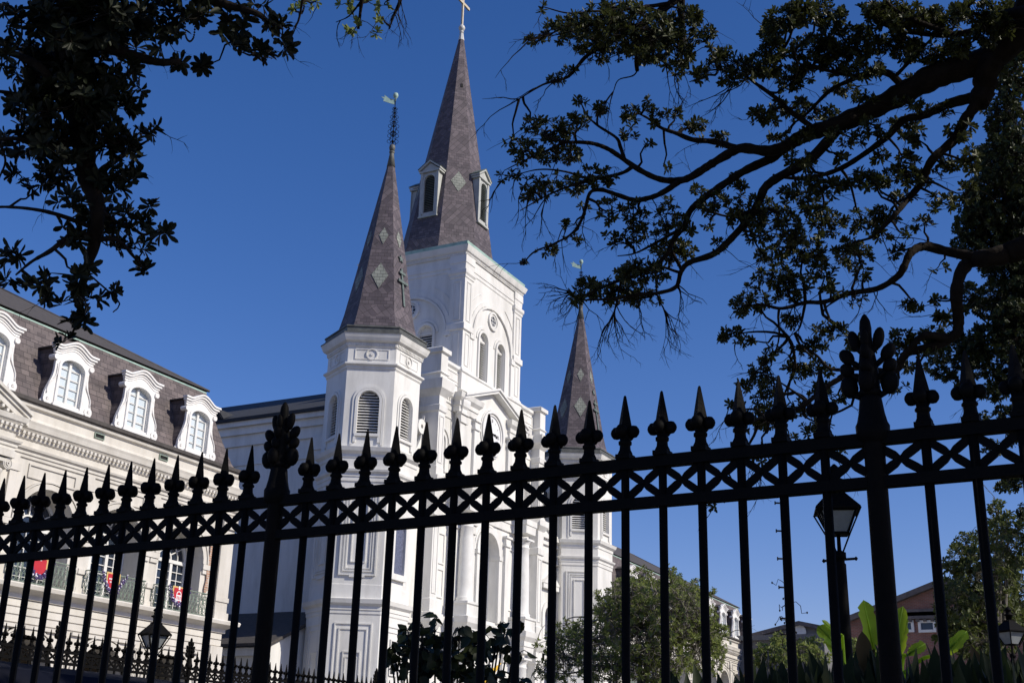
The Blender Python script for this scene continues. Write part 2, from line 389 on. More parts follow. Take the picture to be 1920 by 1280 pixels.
# --- side bays and centre block
F = Fr((XC, 28.35, 0), D90)                     # facade frames: a runs along +X
for sgn in (-1, 1):
    b = MB(); a0, a1 = sorted((sgn*5.3, sgn*9.5)); ac = (a0+a1)/2 + sgn*.35
    b.wall(F, a0, a1, 0, 13.4, [(ac, 1.0, 4.2, 9.6, .5)], .35)
    b.arch_surround(F, ac, 4.2, 9.6, .52, .8, .10)
    b.fbox(F, ac-1.0, ac+1.0, 0, .22, 11.0, 11.25)
    b.prism([F(ac-1.05, 0, 11.25), F(ac+1.05, 0, 11.25), F(ac, 0, 11.85)], F.n*.25)
    for z0, z1, p_ in ((12.4, 12.9, .1), (13.3, 13.8, .12), (13.6, 13.8, .28), (7.3, 7.9, .1), (7.65, 7.85, .2)): b.fbox(F, a0, a1, 0, p_, z0+.003, z1-.003)
    # volute buttress sweeping up to the centre block
    pts = []
    for i in range(13):
        t = i/12; pts.append(F(sgn*(9.0-3.3*t-.0), 0, 13.78+ 3.0*(1-math.sqrt(max(0, 1-t*t)))))
    b.prism([F(sgn*5.7, 0, 13.78), F(sgn*9.0, 0, 13.78)][::1] + pts[1:], F.n*-1.4)
    for i in range(12): b.prism([pts[i], pts[i+1], pts[i+1]+Vector((0, 0, .16)), pts[i]+Vector((0, 0, .16))], F.n*.12)
    b.ring(F, sgn*5.95, 16.35, .10, .34, -.4, .16, 20, 0, 2*PI)
    b.box(XC+a0, XC+a1, 28.8, 30, 0, 13.78)
    b.build('side_bay_wall', 'white', cath)
for sgn in (-1, 1):
    b = MB(); b.arch_panel(F, sgn*7.75, 1.0, 4.2, 9.6, .5, -.3); b.build('arched_window', 'stained', cath)

b = MB()
X0, X1 = XC-5.45, XC+5.5
Fm = Fr((XC, 28.15, 0), D90)
Fc = Fr((XC, 27.85, 0), D90)
# main wall with blind niches beside the central bay
b.wall(Fm, -5.45, -3.2, 0, 18.2, [(-4.35, .62, 15.0, 16.1, .31)], .35); b.wall(Fm, 3.2, 5.5, 0, 18.2, [(4.4, .62, 15.0, 16.1, .31)], .35)
b.arch_panel(Fm, -4.35, .62, 15.0, 16.1, .31, -.34); b.arch_panel(Fm, 4.4, .62, 15.0, 16.1, .31, -.34)
for ac in (-4.35, 4.4):
    b.arch_surround(Fm, ac, 14.7, 16.1, .36, .52, .07); b.ring(Fm, ac, 16.1, .60, .72, 0, .10)
    b.frame(Fm, ac-.9, ac+.9, 14.5, 17.4, .07, 0, .04); b.frame(Fm, ac-.75, ac+.75, 9.0, 10.3, .07, 0, .05); b.frame(Fm, ac-.75, ac+.75, 10.5, 11.9, .07, 0, .05)
    b.ring(Fm, ac+.05, 13.35, .24, .30, 0, .06, 20, 0, 2*PI); b.frame(Fm, ac-.9, ac+.9, 12.95, 13.75, .06, 0, .05)
b.box(X0+.02, X1-.02, 28.5, 33.5, 0, 19.9)
# end piers
for sgn in (-1, 1):
    a0, a1 = sorted((sgn*5.50, sgn*4.92))
    Fp = Fr((XC+.03, 27.65, 0), D90)
    b.loft_rect(XC+a0+.03, XC+a1+.03, 27.65, 28.6, [(.12, 0), (.12, 1.2), (0, 1.25), (0, 6.9), (.06, 6.95), (.06, 7.5), (.24, 7.8), (.24, 8.15), (.04, 8.2), (.04, 8.75), (0, 8.8), (0, 12.35), (.07, 12.4), (.09, 12.7), (.02, 12.75), (.05, 13.6), (.24, 13.85), (.24, 14.15), (.03, 14.2), (.03, 14.6), (0, 14.65), (0, 17.15), (.06, 17.2), (.08, 17.45), (.02, 17.5), (.02, 17.9), (.26, 18.2), (.30, 18.65), (.02, 18.7), (.02, 18.95), (.10, 19.0), (.02, 19.1), (.02, 19.95), (.13, 20.0), (.13, 20.2), (.0, 20.28)])
    b.frame(Fp, a0+.1, a1-.1, 14.8, 17.0, .05, 0, .03); b.frame(Fp, a0+.1, a1-.1, 9.0, 12.2, .05, 0, .03)
# central bay wall with great arch recess and door arch
b.wall(Fc, -3.2, 3.2, 0, 7.3, [(0, 2.1, 0, 5.0, 1.05), (-2.55, .5, 2.2, 4.4, .25), (2.55, .5, 2.2, 4.4, .25)], .6)
b.wall(Fc, -3.2, 3.2, 7.3, 13.0, [(0, 1.95, 8.45, 11.6, .975)], .5)
b.wall(Fc, -3.2, 3.2, 13.0, 18.4, [], .3)
b.poly(Fc(-3.2, 0, 18.4), Fc(3.2, 0, 18.4), Fc(0, 0, 19.75))
Fb = Fr((XC, 27.36, 0), D90)
b.box(XC-3.2, XC-3.17, 27.85, 28.4, 0, 18.4); b.box(XC+3.17, XC+3.2, 27.85, 28.4, 0, 18.4)
Fi = Fr((XC, 27.36+.0, 0), D90)
Fr2 = Fr((XC, 28.34, 0), D90)
b.wall(Fr2, -1.0, 1.0, 8.3, 12.7, [(0, .82, 8.75, 10.45, .41)], .25)
b.arch_surround(Fr2, 0, 8.75, 10.45, .41, .54, .08)
b.arch_surround(Fc, 0, 8.45, 11.6, .98, 1.22, .12); b.ring(Fc, 0, 11.6, 1.28, 1.38, 0, .06)
b.fbox(Fc, -1.28, -.94, -.3, .17, 11.42, 11.62); b.fbox(Fc, .94, 1.28, -.3, .17, 11.42, 11.62)
b.arch_surround(Fc, 0, 0, 5.0, 1.06, 1.34, .12); b.ring(Fc, 0, 5.0, 1.42, 1.5, 0, .06)
for ac in (-2.25, 2.25): b.frame(Fc, ac-.5, ac+.5, 9.2, 12.2, .08, 0, .05)
# pilasters of the central bay, three orders
for a0, a1 in ((-3.38, -2.82), (-1.98, -1.55), (1.55, 1.98), (2.82, 3.38)):
    for z0, z1 in ((0, 6.7), (8.4, 12.2), (14.45, 17.2)):
        b.fbox(Fc, a0, a1, .001, .15, z0, z1); b.fbox(Fc, a0-.06, a1+.06, .002, .22, z1, z1+.12); b.fbox(Fc, a0-.03, a1+.03, .0015, .19, z1+.12, z1+.4); b.fbox(Fc, a0-.09, a1+.09, .0025, .26, z1+.4, z1+.5)
# entablatures
for z, h in ((7.2, 1.0), (13.0, 1.2), (17.75, .85)):
    for sa, sb in (((-3.42, 3.42),) if z < 17 else ((-3.42, -1.75), (1.75, 3.42))):
        b.loft_rect(XC+sa, XC+sb, 27.78, 28.9, [(.02, z-.006), (.05, z+h*.3), (.1, z+h*.32), (.1, z+h*.55), (.24, z+h*.74), (.30, z+h+.01), (.0, z+h+.02)])
    b.loft_rect(X0, X1, 28.14, 29.6, [(.02, z), (.04, z+h*.3), (.09, z+h*.32), (.09, z+h*.55), (.22, z+h*.72), (.28, z+h*.98), (.0, z+h)])
for sgn in (-1, 1):
    for z, h in ((7.2, 1.0), (13.0, 1.2)):
        b.loft_rect(XC+sgn*2.86-.52, XC+sgn*2.86+.52, 27.0, 28.2, [(.0, z-.012), (.02, z+h*.3), (.06, z+h*.32), (.06, z+h*.55), (.2, z+h*.76), (.24, z+h+.02), (.0, z+h+.03)])
    b.loft_rect(XC+sgn*2.86-.55, XC+sgn*2.86+.55, 26.95, 27.84, [(.05, 8.23), (.0, 8.3), (.0, 8.75), (.06, 8.8), (.06, 8.9)])
    b.loft_rect(XC+sgn*2.86-.55, XC+sgn*2.86+.55, 26.95, 27.84, [(.05, 0), (.0, .1), (.0, 1.0), (.06, 1.05), (.06, 1.2)])
# dentils of the upper entablature
a = -5.3
while a < 5.4:
    if abs(a) > 3.45: b.fbox(Fm, a, a+.09, .02, .14, 18.16, 18.26)
    a += .2
# attic parapet
b.loft_rect(X0+.05, X1-.05, 28.06, 28.6, [(.0, 18.6), (.0, 19.0), (.06, 19.05), (0, 19.12), (0, 19.75), (.1, 19.85), (.1, 20.0), (0, 20.04)])
b.frame(Fr((XC, 28.06, 0), D90), -4.85, -3.1, 19.2, 19.65, .05, 0, .03); b.frame(Fr((XC, 28.06, 0), D90), 3.1, 4.85, 19.2, 19.65, .05, 0, .03)
b.build('front_wall', 'white', cath)

b = MB()                                         # raking hood over the clock
for sgn in (-1, 1):
    lo, hi = Vector((XC-.03+sgn*3.32, 0, 18.6)), Vector((XC-.03, 0, 19.8))
    for (o0, o1, y0) in ((-.26, -.12, 27.50), (-.12, 0, 27.42)):
        P = [Vector((q.x, y0, q.z+dz)) for q, dz in ((lo, o0), (hi, o0), (hi, o1), (lo, o1))]
        b.prism(P, (0, 28.1-y0, 0))
    a0, a1 = sorted((sgn*3.34, sgn*2.75))
    b.loft_rect(XC+a0, XC+a1, 27.6, 28.2, [(-.1, 17.5), (-.08, 17.9), (0, 18.0), (.04, 18.2), (.04, 18.42)])
b.build('clock_hood', 'trim', cath)

b = MB(); b.ring(Fc, 0, 17.5, .88, 1.0, -.3, .06, 40, 0, 2*PI); b.ring(Fc, 0, 17.5, 1.0, 1.14, -.05, .13, 40, 0, 2*PI); b.ring(Fc, 0, 17.5, 1.16, 1.22, -.05, .07, 40, 0, 2*PI)
ck = b.build('clock', 'trim', cath)
b = MB(); b.disc(Fc, 0, 17.5, .9, .012, 48); b.build('dial', 'dial', ck)
b = MB()
def bar2(mb, F, c0, c1, wdt, b0, b1):
    d = Vector((c1[0]-c0[0], c1[1]-c0[1])); nrm = Vector((-d.y, d.x)).normalized()*wdt/2
    mb.prism([F(c0[0]+nrm.x, b0, c0[1]+nrm.y), F(c1[0]+nrm.x*.5, b0, c1[1]+nrm.y*.5), F(c1[0]-nrm.x*.5, b0, c1[1]-nrm.y*.5), F(c0[0]-nrm.x, b0, c0[1]-nrm.y)], F.n*(b1-b0))
NUM = ['XII', 'I', 'II', 'III', 'IIII', 'V', 'VI', 'VII', 'VIII', 'IX', 'X', 'XI']
GW = dict(I=.035, V=.085, X=.085)
for i, tx in enumerate(NUM):
    th = PI/2 - i*PI/6; rad = Vector((math.cos(th), math.sin(th))); tan = Vector((math.sin(th), -math.cos(th)))
    tot = sum(GW[c] for c in tx); s0 = -tot/2
    for c in tx:
        cx = s0+GW[c]/2; s0 += GW[c]
        def pt(u, v): q = rad*(.66+v)+tan*(cx+u); return (q.x, 17.5+q.y)
        h = .085
        if c == 'I': seg = [((0, -h), (0, h))]
        elif c == 'V': seg = [((-.03, h), (0, -h)), ((.03, h), (0, -h))]
        else: seg = [((-.03, h), (.03, -h)), ((.03, h), (-.03, -h))]
        for p0, p1 in seg: bar2(b, Fc, pt(*p0), pt(*p1), .016, .016, .022)
b.build('numeral_ring', 'grey', ck)
for (ang, L, wd) in ((R(-14), .72, .035), (R(1), .46, .05)):     # hands: about a quarter to three
    pass
for th, L, wd in ((PI/2-2*PI*16.6/60, .74, .035), (PI/2-2*PI*15.2/60, .46, .05)):
    b = MB(); dx, dz = math.cos(th), math.sin(th)
    bar2(b, Fc, (-dx*.16, 17.5-dz*.16), (dx*L, 17.5+dz*L), wd, .03+wd*.4, .045+wd*.4)
    b.ring(Fc, dx*L*.62, 17.5+dz*L*.62, .025, .05, .03, .06, 12, 0, 2*PI)
    b.build('clock_hand', 'iron', ck)

col0 = None
for sgn in (-1, 1):
    for z0, z1 in ((8.9, 12.75), (1.2, 7.0)):
        b = MB(); c = (XC+sgn*2.86, 27.42, 0)
        prof = [(.44, z0), (.44, z0+.06), (.40, z0+.1), (.43, z0+.16), (.37, z0+.22)]
        for i in range(7): t = i/6; prof.append((.355-.055*t*t, z0+.25+(z1-z0-.75)*t))
        prof += [(.33, z1-.46), (.33, z1-.42), (.30, z1-.4), (.30, z1-.28), (.36, z1-.16), (.40, z1-.12)]
        b.lathe(c, prof, 24); b.loft_rect(c[0]-.40, c[0]+.40, c[1]-.40, c[1]+.40, [(0, z1-.12), (.02, z1-.1), (.02, z1-.01)])
        b.build('column', 'trim', cath)
b = MB(); b.arch_panel(Fr2, 0, .82, 8.75, 10.45, .41, -.2); wd_ = b.build('arched_window', 'stained', cath)
b = MB(); b.fbox(Fr2, -.025, .025, -.19, -.12, 8.75, 10.84); b.fbox(Fr2, -.41, .41, -.19, -.13, 10.42, 10.48); b.build('window_mullion', 'trim', wd_)
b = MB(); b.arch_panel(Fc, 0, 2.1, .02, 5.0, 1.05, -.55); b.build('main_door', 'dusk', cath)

# --- square bell tower
TX0, TX1, TY0, TY1 = XC-3.02, XC+2.98, 28.02, 34.02
tcx, tcy = (TX0+TX1)/2, (TY0+TY1)/2
b = MB(); lv = []; rd = []
for ang in (270, 180, 0, 90):
    F = Fr((tcx + 3.0*math.cos(R(ang)), tcy + 3.0*math.sin(R(ang)), 0), R(ang))
    b.wall(F, -3, 3, 19.0, 26.0, [(-.92, .82, 19.95, 22.05, .41), (.92, .82, 19.95, 22.05, .41)], .35)
    for ac in (-.92, .92):
        b.arch_surround(F, ac, 19.9, 22.05, .43, .56, .09); b.ring(F, ac, 22.05, .60, .72, 0, .05)
        b.fbox(F, ac-.41, ac+.41, -.2, -.1, 22.03, 22.13); b.arch_panel(F, ac, .82, 22.13, 22.14, .33, -.16)
        lv.append((F, ac))
    b.arch_surround(F, 0, 19.9, 22.0, 2.0, 2.12, .10); b.arch_surround(F, 0, 19.9, 22.0, 2.14, 2.36, .05)
    for sg in (-1, 1):
        b.fbox(F, sg*2.18-.2, sg*2.18+.2, .001, .14, 21.75, 22.05); b.fbox(F, sg*2.18-.14, sg*2.18+.14, .0005, .09, 19.9, 21.7)
        a0, a1 = sorted((sg*2.42, sg*3.0))
    # spandrel lines
    b.ring(F, 0, 22.0, 2.75, 2.79, 0, .03, 10, R(32), R(62)); b.ring(F, 0, 22.0, 2.75, 2.79, 0, .03, 10, R(118), R(148))
    b.ring(F, 0, 23.42, .27, .36, -.12, .06, 24, 0, 2*PI); b.ring(F, 0, 23.42, .38, .50, -.02, .10, 24, 0, 2*PI)
    for sg in (-1, 1): b.ring(F, sg*.25, 22.75, .55, .58, 0, .025, 8, R(60 if sg > 0 else 80), R(100 if sg > 0 else 120))
    rd.append(F)
# corner piers
for cx in (TX0, TX1):
    for cy in (TY0, TY1):
        ox = .34 if cx == TX0 else -.34; oy = .34 if cy == TY0 else -.34
        b.loft_rect(cx+ox-.36, cx+ox+.36, cy+oy-.36, cy+oy+.36, [(.12, 19.0), (.12, 20.0), (.06, 20.1), (.06, 21.95), (.14, 22.0), (.14, 22.3), (.06, 22.36), (.06, 24.7), (.10, 24.75), (.10, 24.85), (.16, 24.95), (.16, 25.12), (.06, 25.15), (.08, 25.5), (.11, 25.52), (.105, 25.9)])
        for F in rd[:2]:
            pass
for F in rd:
    for sg in (-1, 1):
        b.frame(F, sg*2.66-.2, sg*2.66+.2, 22.5, 24.55, .04, .06, .11); b.frame(F, sg*2.66-.2, sg*2.66+.2, 20.2, 21.85, .04, .06, .11)
b.loft_rect(TX0, TX1, TY0, TY1, [(.01, 25.1), (.03, 25.13), (.03, 25.3), (.06, 25.32), (.06, 25.52), (.04, 25.54), (.04, 25.9), (.11, 25.9), (.11, 26.03), (.20, 26.1), (.24, 26.2), (.30, 26.38), (.1, 26.4)])
b.loft_rect(TX0, TX1, TY0, TY1, [(.16, 18.9), (.16, 19.75), (.22, 19.8), (.22, 19.9), (.10, 19.98)])
for F in rd:
    a = -3.08
    while a < 3.1: b.fbox(F, a, a+.06, .10, .15, 25.95, 26.03); a += .12
bt = b.build('bell_tower', 'white', cath)
b = MB(); b.loft_rect(TX0, TX1, TY0, TY1, [(.25, 26.385), (.25, 26.44), (.17, 26.47), (.19, 26.62), (.15, 26.64), (-.4, 26.7)]); b.build('tower_roof_edge', 'copper', bt)
for F, ac in lv:
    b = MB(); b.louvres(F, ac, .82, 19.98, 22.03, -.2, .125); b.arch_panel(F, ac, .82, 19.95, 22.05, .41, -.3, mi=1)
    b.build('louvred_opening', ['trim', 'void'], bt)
for F in rd:
    b = MB(); b.disc(F, 0, 23.42, .28, .012)
    o = b.build('round_window', 'pane', bt)
    b = MB()
    for q in (-.09, .09): b.fbox(F, q-.014, q+.014, .013, .05, 23.16, 23.68); b.fbox(F, -.27, .27, .014, .045, 23.42+q-.014, 23.42+q+.014)
    b.build('glazing_bars', 'trim', o)

# --- central spire: an octagon
LEAN = Vector((.465, -.885, 0))*.30
sc_ = Vector((tcx, tcy, 0))
def spire_pts(n, ph, prof, c, apexoff, z0, z1):
    V = []
    for r, z in prof:
        t = (z-z0)/(z1-z0)
        for k in range(n):
            a = 2*PI*k/n+ph; V.append(c + apexoff*t + Vector((r*math.cos(a), r*math.sin(a), z)))
    return V
def spire_mesh(mb, n, ph, prof, c, off):
    z0, z1 = prof[0][1], prof[-1][1]
    V = spire_pts(n, ph, prof, c, off, z0, z1); L = len(prof)
    for i in range(L-1):
        for k in range(n):
            mb.poly(V[i*n+k], V[i*n+(k+1) % n], V[(i+1)*n+(k+1) % n], V[(i+1)*n+k])
SPZ0, SPZ1 = 26.7, 41.0
def sp_r(z): return 2.42*(1-(z-28.0)/(41.9-28.0))
b = MB(); prof = [(2.72, 26.6), (2.60, 27.1), (2.46, 27.7), (sp_r(28.3), 28.3), (sp_r(33), 33), (sp_r(41.0), 41.0)]
spire_mesh(b, 8, PI/8, prof, sc_, LEAN)
sp = b.build('central_spire', 'spire', cath)
def spc(z): return sc_ + LEAN*((z-SPZ0)/(SPZ1-SPZ0))
def spire_panel(mb, ang, n, rf_, cf, pts, proud, thick=.03):
    """lay a polygon (a, z) on a sloping spire face of azimuth ang"""
    ap = math.cos(PI/n); dirn = Vector((math.cos(ang), math.sin(ang), 0)); u = Vector((-dirn.y, dirn.x, 0))
    z0, z1 = min(p[1] for p in pts)-.2, max(p[1] for p in pts)+.2
    P0 = cf(z0)+dirn*rf_(z0)*ap; P1 = cf(z1)+dirn*rf_(z1)*ap; P0.z = z0; P1.z = z1; sl = (P1-P0)/(z1-z0); nn = u.cross(sl).normalized()
    if nn.dot(dirn) < 0: nn = -nn
    Q = [P0 + sl*(z-z0) + u*a + nn*proud for a, z in pts]
    mb.prism(Q, nn*thick)
for ang in (225, 315, 45, 135):
    b = MB(); spire_panel(b, R(ang), 8, sp_r, spc, [(0, 30.55), (.42, 31.2), (0, 31.85), (-.42, 31.2)], -.01)
    b.build('diamond_panel', 'paleslate', sp)
b = MB(); spire_panel(b, R(225), 8, sp_r, spc, [(-.0, 37.55), (.12, 37.55), (.12, 37.78), (-.0, 37.78)], .002); b.build('spire_hatch', 'void', sp)
for ang in (180, 270, 0, 90):                    # lucarnes
    d = Vector((math.cos(R(ang)), math.sin(R(ang)), 0))
    zb, zt = 29.05, 31.6
    fr_d = (sp_r(zb))*math.cos(PI/8)+.02
    F = Fr(spc(30.3)+d*fr_d - Vector((0, 0, 0)), R(ang)); F.o.z = 0
    b = MB()
    b.wall(F, -.50, .50, zb, zt, [(0, .64, zb+.22, zt-.5, .32)], .12)
    b.arch_surround(F, 0, zb+.15, zt-.5, .33, .40, .05)
    dep = lambda z: -(fr_d - sp_r(z)*math.cos(PI/8)) - .05
    for sg in (-1, 1): b.poly(F(sg*.50, 0, zb), F(sg*.50, 0, zt), F(sg*.50, dep(zt), zt), F(sg*.50, dep(zb), zb))
    b.poly(F(-.50, 0, zb), F(.50, 0, zb), F(.50, dep(zb), zb), F(-.50, dep(zb), zb))
    b.fbox(F, -.57, .57, -.2, .09, zb-.08, zb); b.fbox(F, -.55, -.41, .001, .05, zb, zt); b.fbox(F, .41, .55, .001, .05, zb, zt)
    b.fbox(F, -.62, .62, -.5, .10, zt, zt+.10); b.poly(F(-.59, .02, zt+.1), F(.59, .02, zt+.1), F(0, .02, zt+.55))
    for sg in (-1, 1): b.prism([F(sg*.66, .12, zt+.1), F(0, .12, zt+.6), F(0, .12, zt+.7), F(sg*.68, .12, zt+.19)], F.n*-(.9))
    lu = b.build('lucarne', 'lucgrey', sp)
    b = MB(); b.prism([F(-.70, .14, zt+.20), F(0, .14, zt+.715), F(0, .14, zt+.74), F(-.72, .14, zt+.22)], F.n*-(1.25)); b.prism([F(.70, .14, zt+.20), F(0, .14, zt+.715), F(0, .14, zt+.74), F(.72, .14, zt+.22)], F.n*-(1.25)); b.build('lucarne_roof', 'darkcopper', lu)
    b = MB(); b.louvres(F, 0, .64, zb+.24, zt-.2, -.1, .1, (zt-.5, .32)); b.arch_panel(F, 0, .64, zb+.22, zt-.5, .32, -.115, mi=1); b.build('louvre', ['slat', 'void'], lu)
b = MB(); ap = spc(SPZ1)
b.lathe(ap, [(.175, 40.98), (.105, 41.46), (.105, 41.5)], 8, smooth=False, ph=PI/8); b.lathe(ap, [(.12, 41.48), (.13, 41.54), (.085, 41.56), (.085, 41.62), (.14, 41.67), (.18, 41.75), (.19, 41.82), (.165, 41.91), (.10, 41.99), (.05, 42.01)], 16)
b.build('spire_cap', 'lucgrey2', sp)
b = MB(); F = Fr(ap, D90); F.o.z = 0
b.fbox(F, -.06, .06, -.05, .05, 41.98, 45.2); b.fbox(F, -.72, -.06, -.05, .05, 43.42, 43.58); b.fbox(F, .06, .72, -.05, .05, 43.42, 43.58)
b.build('spire_cross', 'gilt', sp)

# --- hexagonal corner towers, the second a copy of the first
hc = Vector((40.82, 28.02, 0)); AP = 1.70; SD = 2*AP*math.tan(PI/6)
b = MB(); PH = 0.0                                # vertices at 0,60,...; faces at 30,90,...
b.loft_poly(hc, 6, [(AP+.14, 0), (AP+.14, .9), (AP+.03, 1.0), (AP+.03, 7.25), (AP+.06, 7.3), (AP+.06, 7.42), (AP+.09, 7.44), (AP+.09, 7.58), (AP+.2, 7.68), (AP+.24, 7.84), (AP+.02, 7.9), (AP+.02, 8.4), (AP, 8.42), (AP, 12.42), (AP+.04, 12.46), (AP+.04, 12.62), (AP+.07, 12.64), (AP+.07, 12.76), (AP+.16, 12.84), (AP+.18, 12.93), (AP+.03, 12.97), (AP+.03, 13.38), (AP+.07, 13.42), (AP+.07, 13.55), (AP+.2, 13.66), (AP+.25, 13.82), (AP-.05, 13.9), (AP-.05, 13.92)], 0, PH)
hw = []
for k in range(6):
    ang = R(30+60*k); d = Vector((math.cos(ang), math.sin(ang), 0)); F = Fr(hc+d*AP, ang)
    s2 = SD/2
    b.wall(F, -s2, s2, 13.85, 17.2, [(0, .86, 14.4, 15.78, .43)], .28)
    b.arch_surround(F, 0, 14.05, 15.78, .435, .54, .07, n=18); b.arch_surround(F, 0, 13.95, 15.78, .56, .66, .04, n=18)
    b.fbox(F, -.5, .5, -.1, .09, 14.3, 14.41)
    # frieze panel with roundel
    b.frame(F, -.70, .70, 17.55, 18.0, .035, 0, .035); b.ring(F, 0, 17.78, .20, .245, 0, .05, 20, 0, 2*PI); b.ring(F, 0, 17.78, .0, .06, 0, .05, 12, 0, 2*PI)
    a = -s2
    while a < s2-.03: b.fbox(F, a+.02, a+.075, .0, .10, 18.15, 18.24); a += .105
    # lower panels
    b.frame(F, -.72, .72, 1.3, 6.95, .05, .03, .07); b.frame(F, -.55, .55, 1.5, 6.75, .05, .03, .065); b.frame(F, -.34, .34, 1.7, 5.9, .05, .03, .07); b.frame(F, -.24, .24, 1.8, 5.7, .035, .03, .055)
    if k != 4:
        b.frame(F, -.72, .72, 8.75, 12.15, .06, 0, .07); b.frame(F, -.58, .58, 8.9, 12.0, .05, 0, .055); b.frame(F, -.48, .48, 9.0, 11.9, .04, 0, .04); b.frame(F, -.3, .3, 9.25, 11.7, .04, 0, .05)
        b.fbox(F, -.3, .3, .0, .075, 8.68, 8.78)
    else:
        b.arch_surround(F, 0, 8.95, 10.7, .38, .50, .13, n=16); b.arch_surround(F, 0, 8.85, 10.7, .52, .62, .06, n=16); b.fbox(F, -.55, .55, 0, .16, 8.72, 8.95)
        b.frame(F, -.24, .24, 5.1, 6.45, .06, .03, .10)
    hw.append(F)
b.loft_poly(hc, 6, [(AP+.01, 17.12), (AP+.05, 17.18), (AP+.05, 17.24), (AP+.15, 17.32), (AP+.15, 17.38), (AP+.01, 17.42), (AP+.01, 18.08), (AP+.06, 18.1), (AP+.06, 18.25), (AP+.2, 18.33), (AP+.26, 18.45), (AP+.32, 18.62), (AP+.1, 18.64)], 0, PH)
ht = b.build('corner_tower', 'white', cath)
for k, F in enumerate(hw):
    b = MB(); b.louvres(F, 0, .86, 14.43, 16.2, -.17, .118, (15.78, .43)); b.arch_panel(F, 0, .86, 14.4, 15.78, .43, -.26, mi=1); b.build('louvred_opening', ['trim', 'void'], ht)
b = MB(); b.arch_panel(hw[4], 0, .76, 8.95, 10.7, .38, .03); b.build('leaded_window', 'stained', ht)
b = MB(); b.fbox(hw[4], -.18, .18, .03, .045, 5.16, 6.39); sw = b.build('slot_window', 'void', ht)
b = MB(); b.loft_poly(hc, 6, [(AP+.33, 18.61), (AP+.33, 18.66), (AP+.17, 18.69), (AP+.17, 18.9), (AP+.21, 18.92), (AP+.20, 18.98), (AP-.4, 19.02)], 0, PH); b.build('tower_roof_edge', 'lead', ht)
HL = Vector((.465, -.885, 0))*.12
def hx_r(z): return 1.56*(1-(z-19.6)/(28.3-19.6))
b = MB(); prof = [(1.84, 18.9), (1.70, 19.2), (1.59, 19.6), (hx_r(20.1), 20.1), (hx_r(24), 24), (hx_r(27.35), 27.35)]
spire_mesh(b, 6, PH, prof, hc, HL); hs = b.build('corner_spire', 'spire', cath)
def hxc(z): return hc + HL*((z-18.85)/(27.35-18.85))
for ang in (210, 150, 30, 90):
    b = MB(); spire_panel(b, R(ang), 6, hx_r, hxc, [(0, 20.95), (.36, 21.6), (0, 22.2), (-.36, 21.6)], -.008); b.build('diamond_panel', 'paleslate', hs)
for ang in (210, 270, 150, 330):
    b = MB(); spire_panel(b, R(ang), 6, hx_r, hxc, [(0, 23.15), (.2, 23.6), (0, 24.0), (-.2, 23.6)], -.008); b.build('diamond_panel', 'paleslate', hs)
b = MB()                                           # double-barred cross and star on the street face
for (a0, a1, z0, z1) in ((-.06, .06, 20.35, 22.15), (-.36, .36, 21.42, 21.55), (-.22, .22, 21.85, 21.97)):
    spire_panel(b, D90, 6, hx_r, hxc, [(a0, z0), (a1, z0), (a1, z1), (a0, z1)], .02 if a1 < .1 else .05, .05)
st = [( (.20 if i % 2 == 0 else .08)*math.sin(PI*i/5), 22.62+(.20 if i % 2 == 0 else .08)*math.cos(PI*i/5)) for i in range(10)]
spire_panel(b, D90, 6, hx_r, hxc, st, .02, .05)
b.build('cross_and_star', 'darkcopper', hs)
hp = hxc(27.35)
b = MB(); b.lathe(hp, [(.20, 27.3), (.10, 27.98), (.10, 28.0), (.13, 28.02), (.13, 28.08), (.08, 28.1)], 10); b.lathe(hp, [(.05, 28.1), (.12, 28.16), (.145, 28.28), (.12, 28.4), (.04, 28.45)], 12); b.build('spire_cap', 'lead', hs)
b = MB(); b.tube([hp+Vector((0, 0, z)) for z in (28.4, 30.7)], .02, 5)
for tier, (zc, rr) in enumerate(((28.75, .27), (29.25, .26), (29.75, .2), (30.2, .13))):
    for k in range(6):
        a = PI*k/3; d = Vector((math.cos(a), math.sin(a), 0))
        for sg in (1, -1):
            pts = []
            for i in range(13):
                t = i/12; th = t*1.55*PI; q = rr*(1-.55*t)
                pts.append(hp + d*(rr*.55 + q*.6*math.sin(th) - .1*rr) + Vector((0, 0, zc + sg*(.04+q*1.0*(1-math.cos(th))*.55))))
            b.tube(pts, .012, 4, cap=False)
fin = b.build('scrolled_finial', 'iron', hs)
b = MB(); vd = Vector((-.52, .85, .0)).normalized()
P = [(0, 30.52), (0, 30.78), (.3, 30.83), (.52, 31.0), (.50, 30.88), (.66, 30.9), (.53, 30.78), (.56, 30.68), (.3, 30.60)]
b.prism([hp+vd*a+Vector((0, 0, q)) for a, q in P], (.02, .012, 0))
b.lathe(hp, [(.03, 30.7), (.04, 30.85), (.10, 30.9), (.125, 31.0), (.10, 31.1), (.03, 31.14)], 12); b.build('weather_vane', 'copper', hs)
OFF = (20.9, 0, 0)
dup(ht, OFF, cath); dup(hs, OFF, cath)

